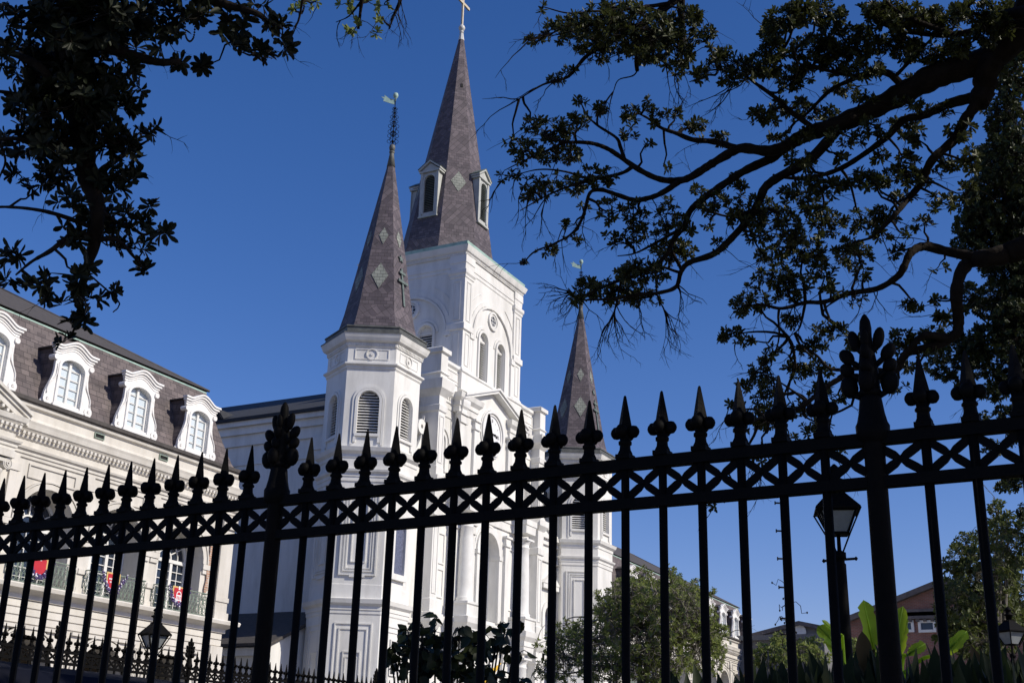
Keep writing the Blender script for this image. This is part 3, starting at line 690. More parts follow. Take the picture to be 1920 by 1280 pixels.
# ================================================================== lean-to beside the cathedral
ax = on_x(510, 1209, 37.85)
AX, AY, AZ = ax.x, ax.y, ax.z
lt = thing('lean_to', (AX+1.5, AY+2, 0), 'low white annex with a dark sloping roof between the arcaded hall and the cathedral', 'annex')
b = MB(); Y1 = AY+9
b.poly((AX+.15, AY+.15, 0), (41.5, AY+.15, 0), (41.5, AY+.15, AZ+1.55), (AX+.15, AY+.15, AZ+.02)); b.box(AX+.15, AX+.4, AY+.16, Y1, 0, AZ-.02)
b.poly((AX+.15, Y1, 0), (41.5, Y1, 0), (41.5, Y1, AZ+1.55), (AX+.15, Y1, AZ+.02)); b.box(AX+.02, AX+.15, AY+.1, Y1, AZ-.35, AZ-.05)
b.build('wall', 'white', lt)
b = MB(); b.prism([(AX-.1, AY, AZ-.02), (41.48, AY, AZ+1.62), (41.48, AY, AZ+1.78), (AX-.1, AY, AZ+.1)], (0, 9, 0)); b.build('roof', 'uproof', lt)

# ================================================================== arcaded hall (left), copied for its twin on the right
BX0, BX1, BY = 5.20, 32.80, 28.0
BAY = 2.86
hall = thing('arcaded_hall', ((BX0+BX1)/2, BY+6, 0), 'cream arcaded hall with slate mansard roof, white dormers and green balconies, left of the cathedral', 'hall')
F = Fr((0, BY, 0), D90)                    # a is world X
ctr = [19.0+BAY*(i-4) for i in range(9)]
b = MB()
b.wall(F, BX0, BX1, 0, 5.45, [(c, 1.95, 0, 3.93, .975) for c in ctr], .7)
b.wall(F, BX0, BX1, 6.2, 9.75, [(c, 2.06, 6.22, 7.98, 1.03) for c in ctr], .72)
b.poly(F(BX0, 0, 5.45), F(BX1, 0, 5.45), F(BX1, 0, 6.2), F(BX0, 0, 6.2)); b.poly(F(BX0, 0, 9.75), F(BX1, 0, 9.75), F(BX1, 0, 11.2), F(BX0, 0, 11.2))
b.box(BX0, BX0+.4, BY, BY+14, 0, 11.2); b.box(BX1-.4, BX1, BY+.72, BY+14, 0, 11.2); b.box(BX0+.4, BX1-.4, BY+13.6, BY+14, 0, 11.2)
# rusticated courses over the ground arches
for k in range(3): b.fbox(F, BX0, BX1, .001, .045, 5.22+k*.215, 5.40+k*.215)
for c in ctr:
    b.arch_surround(F, c, .0, 3.93, .985, 1.16, .05); b.ring(F, c, 3.93, 1.19, 1.24, 0, .08)
    b.fbox(F, c-1.33, c+1.33, .0, .10, 5.08, 5.17)
    for sg in (-1, 1):
        b.ring(F, c, 3.93, 1.0, 1.3, 0, .02, 3)
        b.frame(F, c+sg*1.36-.05 if sg > 0 else c-1.40, c+1.40 if sg > 0 else c-1.31, 3.0, 5.0, .02, 0, .03)
    # upper arcade: impost blocks, archivolt, panel over the arch
    b.ring(F, c, 7.98, 1.04, 1.20, 0, .07, 18); b.ring(F, c, 7.98, 1.22, 1.27, 0, .10, 18)
    for sg in (-1, 1):
        x = c+sg*1.235
        b.fbox(F, x-.195, x+.195, -.1, .09, 7.80, 7.97); b.fbox(F, x-.17, x+.17, .0005, .06, 7.66, 7.79); b.fbox(F, x-.19, x+.19, .0005, .05, 6.22, 6.45); b.fbox(F, x-.18, x+.18, .0005, .06, 6.85, 7.0)
    b.frame(F, c-.9, c+.9, 9.22, 9.62, .045, 0, .045)
for i in range(1, 9):                     # flat pilaster strips between the bays
    x = ctr[i]-BAY/2; b.fbox(F, x-.14, x+.14, .001, .075, 7.98, 9.75); b.fbox(F, x-.2, x+.2, .002, .11, 9.3, 9.5); 
b.fbox(F, BX1-.62, BX1-.02, .001, .16, 6.22, 9.5); b.fbox(F, BX1-.68, BX1+.02, .002, .22, 6.22, 6.5); b.fbox(F, BX1-.66, BX1, .002, .2, 6.85, 7.0); b.fbox(F, BX1-.68, BX1+.02, .002, .24, 9.3, 9.7)
b.fbox(F, BX1-.62, BX1-.02, .046, .16, 0, 5.4)
# mouldings running round the block
b.loft_rect(BX0, BX1, BY, BY+14, [(.0, 5.84), (.10, 5.86), (.10, 5.98), (.30, 6.08), (.42, 6.10), (.45, 6.2), (.42, 6.24), (.0, 6.26)])
b.loft_rect(BX0, BX1, BY, BY+14, [(.0, 9.72), (.05, 9.74), (.05, 9.82), (.09, 9.84), (.09, 9.92), (.16, 9.96), (.18, 10.02), (.02, 10.04), (.02, 10.24), (.08, 10.28), (.10, 10.34), (.10, 10.46), (.15, 10.52), (.19, 10.55), (.22, 10.68), (.25, 10.76), (.10, 10.80), (.06, 10.9), (.06, 11.14), (.16, 11.18), (.18, 11.28), (.0, 11.3)])
x = BX0
while x < BX1: b.fbox(F, x, x+.085, .09, .2, 10.36, 10.45); x += .16
hallw = b.build('wall', 'cream', hall)
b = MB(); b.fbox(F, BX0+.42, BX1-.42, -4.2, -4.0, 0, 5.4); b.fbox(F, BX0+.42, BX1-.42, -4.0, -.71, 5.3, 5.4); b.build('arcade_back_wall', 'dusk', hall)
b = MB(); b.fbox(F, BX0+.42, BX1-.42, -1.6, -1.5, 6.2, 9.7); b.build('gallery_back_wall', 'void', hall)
# brickwork showing where the plaster has fallen, on the last pier
b = MB(); xb = BX1-1.02
pts = [(xb-.1, 7.0), (xb+.05, 7.15), (xb+.02, 7.5), (xb+.12, 7.9), (xb+.08, 8.3), (xb+.14, 8.8), (xb+.1, 9.1), (xb-.06, 9.0), (xb-.02, 8.4), (xb-.12, 8.0), (xb-.07, 7.5), (xb-.13, 7.2)]
b.prism([F(p, .062, q) for p, q in pts], F.n*.012); b.build('bare_brick_patch', 'oldbrick', hall)
# small green vents in the blocking course
for c in (26.20, 29.02):
    b = MB(); b.frame(F, c-.2, c+.2, 10.93, 11.1, .03, .05, .10, 0); b.fbox(F, c-.17, c+.17, .05, .065, 10.96, 11.07, 1); b.build('vent_grille', ['railing', 'void'], hall)

# windows of the gallery: casements with a fanlight
def gallery_window(c):
    Fw = Fr((0, BY+.72, 0), D90)
    b = MB(); W = 1.03
    b.frame(Fw, c-W, c+W, 6.24, 7.98, .07, -.03, .05); b.ring(Fw, c, 7.98, .93, W, -.03, .05, 18); b.fbox(Fw, c-W, c+W, -.02, .07, 7.92, 8.03)
    for k in (-1, 1): b.fbox(Fw, c+k*.34-.06, c+k*.34+.06, -.02, .045, 6.31, 7.92)
    b.fbox(Fw, c-.93, c-.90, -.02, .045, 6.31, 7.92)
    for k in range(3):
        cc = c+(k-1)*.655
        b.fbox(Fw, cc-.013, cc+.013, -.01, .03, 6.31, 7.92)
        for r in range(1, 6): z = 6.31+r*.268; b.fbox(Fw, cc-.27, cc+.27, -.01, .028, z-.012, z+.012)
    for a in range(1, 6):
        th = PI*a/6; bar2(b, Fw, (c+.3*math.cos(th), 8.03+.3*math.sin(th)), (c+.95*math.cos(th), 8.0+.95*math.sin(th)), .035, -.01, .035)
    b.ring(Fw, c, 8.03, .28, .33, -.01, .04, 10); b.ring(Fw, c, 8.03, .62, .65, -.01, .035, 14)
    o = b.build('gallery_window', 'trim', hall)
    b = MB(); b.arch_panel(Fw, c, 2*W, 6.24, 7.98, W, -.02); b.build('pane', 'pane', o)
    return o
def iron_railing(c):
    b = MB(); Fb = Fr((0, BY-.30, 0), D90); h0, h1 = 6.28, 6.98; W = 1.13
    sides = [(Fb(c-W, 0, 0), Fb.u, 2*W), (Fb(c-W, 0, 0), -Fb.n, .3), (Fb(c+W, 0, 0), -Fb.n, .3)]
    for o_, u, L in sides:
        P = lambda a, z: o_ + u*a + Vector((0, 0, z))
        for z, r_ in ((h1, .018), (h0, .014), (h1-.10, .008)): b.tube([P(0, z), P(L, z)], r_, 5)
        n = max(1, round(L/.165)); st = L/n
        for i in range(n+1):
            b.tube([P(i*st, h0), P(i*st, h1-.1)], .009, 4)
        for i in range(n):
            x0 = i*st
            for sg in (0, 1):
                q = [P(x0+st*(.5+(.46*math.sin(t*2*PI) * (1 if sg else -1))), h0+(h1-.1-h0)*t) for t in [k/14 for k in range(15)]]
                b.tube(q, .008, 4, cap=False)
            for zc in (h0+.17, h0+.45): 
                q = [P(x0+st*.5+.05*math.cos(t), zc+.06*math.sin(t)) for t in [k*2*PI/10 for k in range(11)]]; b.tube(q, .007, 4, cap=False)
            q = [P(x0+st*.5+.035*math.cos(t), h1-.05+.035*math.sin(t)) for t in [k*2*PI/8 for k in range(9)]]; b.tube(q, .006, 4, cap=False)
    return b.build('balcony_railing', 'railing', hall)
gw0, rl0 = gallery_window(ctr[0]), iron_railing(ctr[0])
for i in range(1, 9):
    if 3 <= i <= 5: pass
    dup(gw0, (BAY*i, 0, 0), hall); dup(rl0, (BAY*i, 0, 0), hall)

# central pedimented bays (mostly out of the picture to the left)
PX0, PX1 = ctr[3]-BAY*.5+.35, ctr[5]+BAY*.5-.35
b = MB()
b.loft_rect(PX0, PX1, BY-.28, BY+.3, [(.0, 9.7), (.05, 9.74), (.05, 9.82), (.09, 9.84), (.09, 9.92), (.16, 9.96), (.18, 10.02), (.02, 10.04), (.02, 10.24), (.08, 10.28), (.10, 10.46), (.15, 10.52), (.20, 10.56), (.24, 10.70), (.1, 10.74)])
pm = (PX0+PX1)/2; ph_ = 1.75
Fp = Fr((0, BY-.28, 0), D90)
x = PX0
while x < PX1: b.fbox(Fp, x, x+.085, .09, .2, 10.36, 10.45); x += .16
b.prism([Fp(PX0, -.0, 10.83), Fp(PX1, -.0, 10.83), Fp(pm, -.0, 10.83+ph_-.2)], F.n*-.6)
for sg in (-1, 1):
    e = Vector((pm+sg*(PX1-PX0)/2+sg*.30, 0, 10.62)); t = Vector((pm, 0, 10.83+ph_))
    for o0, o1, pr in ((-.12, .06, .14), (.06, .16, .20), (.16, .26, .27)):
        P = [Fp(q.x, pr, q.z+d) for q, d in ((e, o0), (t, o0), (t, o1), (e, o1))]; b.prism(P, F.n*-(pr+.45))
    for k in range(22):
        q = e.lerp(t, .06+k*.042); b.fbox(Fp, q.x-.04, q.x+.04, .02, .16, q.z-.24, q.z-.15)
b.build('pediment', 'cream2', hall)
b = MB()
for xq in (PX0+.45, PX0+.45+2*0+1.2, PX1-.45, PX1-1.65):
    c = (xq, BY-.12, 0)
    b = MB()
    b.lathe(c, [(.33, 6.3), (.36, 6.36), (.33, 6.42), (.3, 6.48), (.29, 7.5), (.255, 9.05), (.29, 9.1), (.29, 9.16)], 20)
    Fq = Fr((xq, BY-.12, 0), D90)
    for sg in (-1, 1):
        for r0, r1 in ((.03, .06), (.085, .115), (.135, .16)): b.ring(Fq, sg*.27, 9.33, r0, r1, -.3, .3+.02*(r1 < .1), 14, 0, 2*PI)
        b.fbox(Fq, sg*.27-.1, sg*.27+.1, -.28, .28, 9.26, 9.4)
    b.fbox(Fq, -.33, .33, -.29, .29, 9.36, 9.46); b.fbox(Fq, -.42, .42, -.36, .36, 9.5, 9.69)
    b.build('ionic_column', 'cream2', hall)

# roof
MZ0, MZ1, MIN = 11.3, 14.2, 1.02
b = MB()
prof = []
for i in range(9):
    t = i/8; prof.append((-(MIN*(t**.82)) + .02, MZ0+(MZ1-MZ0)*t))
b.loft_rect(BX0, BX1, BY, BY+14, prof)
mansard = b.build('mansard_roof', 'slate', hall)
b = MB(); e = .12
x0, x1, y0, y1 = BX0+MIN-e, BX1-MIN+e, BY+MIN-e, BY+14-MIN+e; sl = .545; hw_ = (y1-y0)/2
P = [(x0, y0, MZ1+.02), (x1, y0, MZ1+.02), (x1, y1, MZ1+.02), (x0, y1, MZ1+.02), (x0+hw_, y0+hw_, MZ1+hw_*sl), (x1-hw_, y0+hw_, MZ1+hw_*sl)]
b.add(P, [(0, 1, 5, 4), (1, 2, 5), (2, 3, 4, 5), (3, 0, 4), (0, 3, 2, 1)])
b.tube([P[1], P[5]], .045, 5); b.tube([P[2], P[5]], .045, 5); b.tube([P[4], P[5]], .06, 5)
b.build('upper_roof', 'uproof', hall)
b = MB(); b.loft_rect(BX0, BX1, BY, BY+14, [(.2, 11.27), (.26, 11.31), (.26, 11.42), (.17, 11.40), (-.2, 11.36)]); 
b.build('gutter', 'uproof', hall)
b = MB(); b.loft_rect(BX0+MIN, BX1-MIN, BY+MIN, BY+14-MIN, [(.03, 14.10), (.05, 14.12), (.05, 14.17), (.0, 14.19)]); b.build('roof_flashing', 'copper', hall)

# dormers
DXS = [c+.08 for c in ctr]
def dormer(c):
    FY = BY-.02; Fd = Fr((0, FY, 0), D90); z0 = 11.38
    def hwid(t): return .655+.30*(1-t)**1.6*(1-.35*(1-t)) + .0
    zt = 13.05
    outer = []
    N = 12
    for i in range(N+1):
        t = i/N; outer.append((hw2(t), z0+(zt-z0)*t))
    b = MB()
    # front with arched window opening, console-shaped sides
    gw, gzb, gzs, gr = .92, 11.62, 12.72, .26
    front = MB()
    n = 14
    arc = [(c-gw/2*math.cos(PI*i/n), gzs+gr*math.sin(PI*i/n)) for i in range(n+1)]
    for sg in (-1, 1):
        for (h0, q0), (h1, q1) in zip(outer, outer[1:]):
            qa, qb = max(q0, gzb), min(q1, gzs)
            b.poly(Fd(c+sg*gw/2, .04, q0), Fd(c+sg*h0, .04, q0), Fd(c+sg*h1, .04, q1), Fd(c+sg*gw/2, .04, q1))
            b.poly(Fd(c+sg*h0, .04, q0), Fd(c+sg*h1, .04, q1), Fd(c+sg*h1, -.04, q1), Fd(c+sg*h0, -.04, q0))
    b.poly(Fd(c-gw/2, .04, z0), Fd(c+gw/2, .04, z0), Fd(c+gw/2, .04, gzb), Fd(c-gw/2, .04, gzb))
    for (p, q), (p2, q2) in zip(arc, arc[1:]):
        b.poly(Fd(p, .04, q), Fd(p2, .04, q2), Fd(p2, .04, zt+.12), Fd(p, .04, zt+.12)); b.poly(Fd(p, .04, q), Fd(p2, .04, q2), Fd(p2, -.14, q2), Fd(p, -.14, q))
    for sg in (-1, 1): b.poly(Fd(c+sg*gw/2, .04, gzb), Fd(c+sg*gw/2, .04, gzs), Fd(c+sg*gw/2, -.14, gzs), Fd(c+sg*gw/2, -.14, gzb))
    b.poly(Fd(c-.7, .04, zt-.05), Fd(c+.7, .04, zt-.05), Fd(c+.7, .04, zt+.12), Fd(c-.7, .04, zt+.12))
    V = []
    for i in range(19):
        th = PI*i/18; V += [(math.cos(th), math.sin(th))]
    def band_arch(w0, w1, h0, h1, b0, b1):
        for (c0, s0), (c1, s1) in zip(V, V[1:]):
            P = [Fd(c+w*cc, b0, gzs+h*ss) for (w, h) in ((w0, h0), (w1, h1)) for cc, ss in ((c0, s0), (c1, s1))]
            b.prism([P[0], P[1], P[3], P[2]], Fd.n*(b1-b0))
    band_arch(.46, .55, .26, .34, .03, .09); b.fbox(Fd, c-.55, c-.46, .03, .09, gzb-.1, gzs); b.fbox(Fd, c+.46, c+.55, .03, .09, gzb-.1, gzs)
    b.fbox(Fd, c-.6, c+.6, .03, .12, gzb-.16, gzb-.08)
    # scrolls on the consoles
    for sg in (-1, 1):
        b.ring(Fd, c+sg*.70, 12.93, .0, .09, -.16, .10, 14, 0, 2*PI); b.ring(Fd, c+sg*.80, z0+.22, .05, .15, .03, .075, 18, 0, 2*PI); b.ring(Fd, c+sg*.80, z0+.22, 0, .03, .03, .09, 10, 0, 2*PI)
        q = [Fd(c+sg*(hw2(i/12)-.09), .06, z0+.38+(12.75-z0-.38)*i/12) for i in range(13)]; b.tube(q, .022, 5)
        b.prism([Fd(c+sg*(hw2(0)-.0), .0, z0), Fd(c+sg*(hw2(0)+.14), 0, z0), Fd(c+sg*(hw2(.12)), 0, z0+.22)], Fd.n*-.06)
    # curved cornice: shoulders then a segmental rise
    def prof(x):
        x = abs(x)
        return 0 if x > .60 else .235*(.5+.5*math.cos(PI*(x/.60)))**.75
    N2 = 26
    for (za, zb_, pr) in ((13.05, 13.12, .06), (13.12, 13.19, .085), (13.19, 13.27, .13), (13.27, 13.33, .17)):
        ww = .70+pr
        xs = [-ww+2*ww*i/N2 for i in range(N2+1)]
        for xa, xb in zip(xs, xs[1:]):
            P = [Fd(c+xa, -.02, za+prof(xa)), Fd(c+xb, -.02, za+prof(xb)), Fd(c+xb, -.02, zb_+prof(xb)), Fd(c+xa, -.02, zb_+prof(xa))]
            b.prism(P, Fd.n*(pr+.02))
    for xa in np.linspace(-.70, .66, 18):
        pass
    xs = [-.7+1.4*i/24 for i in range(25)]
    for xa, xb in zip(xs, xs[1:]): b.poly(Fd(c+xa, .041, 12.98), Fd(c+xb, .041, 12.98), Fd(c+xb, .041, 13.08+prof(xb)), Fd(c+xa, .041, 13.08+prof(xa)))
    o = b.build('dormer', 'dormer', hall)
    def back(z): 
        t = (z-MZ0)/(MZ1-MZ0); return -(MIN*max(0, min(1, t))**.82) - .06
    for sg in (-1, 1):                           # slated cheeks and flat lead top
        b = MB()
        for (h0, q0), (h1, q1) in zip(outer, outer[1:]):
            b.poly(Fd(c+sg*(h0-.012), -.02, q0), Fd(c+sg*(h1-.012), -.02, q1), Fd(c+sg*(h1-.012), back(q1), q1), Fd(c+sg*(h0-.012), back(q0), q0))
        b.poly(Fd(c+sg*.64, .0, zt), Fd(c+sg*.64, .0, 13.26), Fd(c+sg*.64, back(13.2), 13.26), Fd(c+sg*.64, back(13.0), zt))
        b.build('dormer_cheek', 'slate', o)
    b = MB(); xs = [-.72+1.44*i/12 for i in range(13)]
    for xa, xb in zip(xs, xs[1:]): b.prism([Fd(c+xa, .0, 13.27+prof(xa)*.96), Fd(c+xb, .0, 13.27+prof(xb)*.96), Fd(c+xb, .0, 13.31+prof(xb)*.96), Fd(c+xa, .0, 13.31+prof(xa)*.96)], Fd.n*-1.05)
    b.build('dormer_top', 'uproof', o)
    b = MB(); b.arch_panel(Fd, c, gw, gzb, gzs, gr, -.12); b.build('pane', 'blind', o)
    b = MB(); b.fbox(Fd, c-.045, c+.045, -.118, -.05, gzb, gzs+gr-.02); b.fbox(Fd, c-gw/2, c+gw/2, -.118, -.06, gzb, gzb+.07)
    for sg in (-1, 1): b.fbox(Fd, c+sg*(gw/2-.035)-.035, c+sg*(gw/2-.035)+.035, -.118, -.05, gzb, gzs)
    for sg in (-1, 1):
        for k in range(4): z = gzb+.25+k*.28; b.fbox(Fd, c+sg*.235-.17, c+sg*.235+.17, -.119, -.085, z-.012, z+.012); b.fbox(Fd, c+sg*.235-.17, c+sg*.235+.17, -.119, -.11, z+.03, z+.04)
    b.build('casement', 'trim', o)
    return o
def hw2(t):
    # half width of the dormer front: broad scroll foot, waist, then the shoulder
    if t < .12: return .93
    return .665 + .265*(.5+.5*math.cos(PI*min(1, (t-.12)/.60)))
dm0 = dormer(DXS[0])
for i in range(1, 9): dup(dm0, (BAY*i, 0, 0), hall)
twin = dup(hall, (59.6, -1.0, 0))
for o_ in [q for q in bpy.data.objects if q.parent == twin and q.name.split('.')[0] in ('pediment', 'ionic_column', 'bare_brick_patch')]: bpy.data.objects.remove(o_)
twin['label'] = 'cream mansard hall with white dormers half hidden by the tree right of the cathedral'

# banners and garlands hung on the balconies
def banner(c, kind, lab):
    Fb = Fr((0, BY-.33, 0), D90); b = MB(); z1, z0, w_ = 7.02, 6.42, .28
    def shield(k, bb, mi):
        b.prism([Fb(c-w_*k, bb, z1-(1-k)*.25), Fb(c-w_*k, bb, z0+.12+(1-k)*.06), Fb(c, bb, z0+(1-k)*.2), Fb(c+w_*k, bb, z0+.12+(1-k)*.06), Fb(c+w_*k, bb, z1-(1-k)*.25)], Fb.n*.012, mi)
    shield(1, .02, 1); shield(.80, .032, 0)
    b.fbox(Fb, c-.035, c+.035, .033, .05, z1-.10, z1+.01, 2)
    if kind == 1:
        for zz, L in ((6.80, .36), (6.71, .28)):
            x = c-L/2
            while x < c+L/2-.02:
                wq = random.choice((.022, .03, .036)); h = random.choice((.045, .06)); b.fbox(Fb, x, x+wq, .045, .052, zz, zz+h, 2); x += wq+.012
    if kind == 2:
        b.ring(Fb, c, 6.76, .085, .115, .045, .052, 12, mi=2); b.fbox(Fb, c-.12, c+.12, .045, .052, 6.72, 6.755, 2)
        for k in range(4): b.fbox(Fb, c-.115+k*.066, c-.085+k*.066, .045, .052, 6.60, 6.72, 2)
        b.fbox(Fb, c-.13, c+.13, .045, .052, 6.575, 6.60, 2)
    o = b.build('banner', ['red', 'gold', 'clothwhite']); return tag(o, lab, 'banner', 'red banners on the balcony railings')
def garland(c, lab):
    Fb = Fr((0, BY-.36, 0), D90); b = MB(); r_ = random.Random(int(c*10))
    for i in range(46):
        t = i/45; x = c-.46+.92*t; z = 6.96-.50*math.sin(PI*t)**.75
        for q in range(5):
            p = Fb(x+r_.uniform(-.06, .06), r_.uniform(0, .07), z+r_.uniform(-.07, .07)); rad = r_.uniform(.018, .034)
            b.lathe(p, [(.3*rad, -rad), (rad, 0), (.3*rad, rad)], 5, 1 if r_.random() < .22 else 0)
    o = b.build('garland', ['purple', 'bauble']); return tag(o, lab, 'garland', 'purple garlands on the balcony railings')
bl = ['plain red banner with gold border on the balcony farthest left', 'red banner with two lines of white lettering on the middle balcony', 'red banner with a white arched building emblem on the balcony nearest the cathedral']
gl = ['purple garland with white baubles under the plain red banner', 'purple garland with white baubles under the banner with white lettering', 'purple garland with white baubles under the banner with a white arch emblem']
for k, (px, py) in enumerate(((73, 1060), (211, 1085), (334, 1108))):
    q = on_y(px, py, BY-.33); banner(q.x, k, bl[k]); garland(q.x, gl[k])

# ================================================================== iron fences
PIT = .1315
GAP = .148                          # the gap beside a post is wider
def fpos(i):
    q_, r_ = divmod(i, 17)
    return q_*(2*GAP+15*PIT) + (0 if r_ == 0 else GAP+(r_-1)*PIT)
def fence_parts():
    """one picket (with its spear head), one lattice cross, one post (with its finial), built at the origin; the run is along +Y"""
    p = MB(); p.tube([(0, 0, .30), (0, 0, 2.50)], .0145, 8)
    p.box(-.025, .025, -.025, .025, 2.497, 2.512)
    h = MB()
    h.lathe((0, 0, 0), [(.027, 2.506), (.026, 2.516), (.020, 2.528), (.0185, 2.545), (.0235, 2.549), (.0235, 2.556), (.0185, 2.560), (.0195, 2.585), (.021, 2.60)], 8)
    h.lathe((0, 0, 0), [(.0245, 2.585), (.0255, 2.600), (.0235, 2.612), (.005, 2.713), (.002, 2.717)], 4, smooth=False, ph=0)
    for dx, dy in ((0, 1), (0, -1), (1, 0), (-1, 0)):
        h.lathe((dx*.030, dy*.030, 2.589), [(.004, -.0205), (.012, -.018), (.0185, -.009), (.0205, 0), (.0185, .009), (.012, .018), (.004, .0205)], 10)
    c = MB()
    z0, z1 = 2.362, 2.462; zc = (z0+z1)/2; hx, hz = PIT/2, .05
    for sg in (1, -1):
        d = Vector((0, hx, sg*hz)); L = d.length; d.normalize(); q = Vector((0, -d.z, d.y)); ctr_ = Vector((0, PIT/2, zc))
        pr = [(0, .0075), (.10, .0085), (.17, .0105), (.26, .0125), (.55, .0125), (.8, .0115), (1.0, .0135)]
        up = [ctr_+d*(L*t)+q*w_ for t, w_ in pr]; lo = [ctr_+d*(L*t)-q*w_ for t, w_ in pr]
        up2 = [ctr_-d*(L*t)+q*w_ for t, w_ in pr][::-1]; lo2 = [ctr_-d*(L*t)-q*w_ for t, w_ in pr][::-1]
        top = up2[:-1]+up; bot = lo2[:-1]+lo; th = .0055 if sg > 0 else .005
        for i in range(len(top)-1):
            c.prism([top[i]-Vector((th, 0, 0)), top[i+1]-Vector((th, 0, 0)), bot[i+1]-Vector((th, 0, 0)), bot[i]-Vector((th, 0, 0))], (2*th, 0, 0))
    c.lathe((0, PIT/2, zc), [(.002, -.008), (.010, -.004), (.010, .004), (.002, .008)], 8)
    t = MB(); t.lathe((0, 0, 0), [(.036, 0), (.036, .30), (.0305, .34), (.0305, 2.46), (.034, 2.468), (.048, 2.478), (.050, 2.52), (.044, 2.532), (.038, 2.56), (.033, 2.60), (.030, 2.615)], 14)
    f = MB(); f.lathe((0, 0, 0), [(.036, 2.612), (.037, 2.625), (.030, 2.632), (.031, 2.66), (.027, 2.72), (.020, 2.77), (.0175, 2.80), (.0185, 2.83), (.0155, 2.855), (.007, 2.872), (.002, 2.877)], 10)
    for k in range(4):
        a = PI/2+PI*k/2; d = Vector((math.cos(a), math.sin(a), 0))
        for r_, z_, rw, rh, tilt in ((.044, 2.648, .024, .033, .15), (.036, 2.70, .018, .024, .5), (.030, 2.745, .016, .026, .5), (.022, 2.79, .013, .03, .2)) if k % 2 else ((.060, 2.648, .028, .036, .15), (.064, 2.702, .021, .025, .75), (.062, 2.745, .021, .029, .7), (.037, 2.793, .018, .036, .22)):
            cc = d*r_+Vector((0, 0, z_)); axu = (Vector((0, 0, 1))+d*tilt).normalized()
            M = axu.to_track_quat('Z', 'Y').to_matrix()
            prof = [(math.sin(PI*i/7)*rw, -math.cos(PI*i/7)*rh) for i in range(8)]; V = []
            for rr, zz in prof:
                for j in range(9): qv = M @ Vector((max(rr, .0008)*math.cos(2*PI*j/9), max(rr, .0008)*math.sin(2*PI*j/9), zz)); qv.x *= .8; V.append(cc + qv)
            f.add(V, [(i*9+j, i*9+(j+1) % 9, (i+1)*9+(j+1) % 9, (i+1)*9+j) for i in range(7) for j in range(9)], 0, True)
            f.tube([d*.012+Vector((0, 0, z_-.045)), cc-axu*rh*.6], .0095, 5)
    return p, h, c, t, f

def make_fence(nm, org, rot, n0, n1, posts, label, length, z=0, src=None, group='black iron fences of the square'):
    root = thing(nm, org, label, 'fence', group); root.rotation_euler = (0, 0, rot)
    def put(o, y, nm_=None):
        o.parent = root; o.location = (0, y, z); return o
    if src is None:
        P, H, Cc, T, Fi = fence_parts(); src = {}
        src['p'] = P.build('picket', 'iron'); src['h'] = H.build('spear_head', 'iron'); src['c'] = Cc.build('lattice_cross', 'iron'); src['t'] = T.build('post', 'iron'); src['f'] = Fi.build('finial', 'iron')
        first = True
    else: first = False
    used = set()
    def inst(k, par, loc):
        o = src[k]
        if first and k not in used: used.add(k)
        else: o = o.copy(); col.objects.link(o)
        o.parent = par; o.location = loc; return o
    for i in range(n0, n1):
        if i % 17 == 0 and posts:
            t = inst('t', root, (0, fpos(i), z)); inst('f', t, (0, 0, 0))
        else:
            p = inst('p', root, (0, fpos(i), z)); inst('h', p, (0, 0, 0))
        cx_ = inst('c', root, (0, fpos(i), z)); cx_.scale = (1, (fpos(i+1)-fpos(i))/PIT, 1)
    for nm_, za, zb_, hw in (('top_rail', 2.460, 2.497, .018), ('lattice_rail', 2.331, 2.364, .018), ('bottom_rail', .36, .40, .018)):
        b = MB(); y0, y1 = length
        b.box(-hw, hw, y0, y1, za, zb_); o = b.build(nm_, 'iron'); o.parent = root; o.location = (0, 0, z)
    b = MB(); b.box(-.22, .22, length[0]-.2, length[1]+.2, -.02, .30+z); o = b.build('plinth', 'kerb'); o.parent = root
    return src
FY0 = .670
fsrc = make_fence('iron_fence', (3.6, FY0, 0), R(-2), -9, 78, True, 'tall black iron spear-topped fence crossing the whole foreground', (-1.3, 11.05))
FFY = 11.55
make_fence('iron_fence', (6.15, FFY, 0), R(-90), 24, 98, True, 'black iron spear-topped fence farther off, low in the picture in front of the arcaded hall', (-2.35, 24), z=.30, src=fsrc)

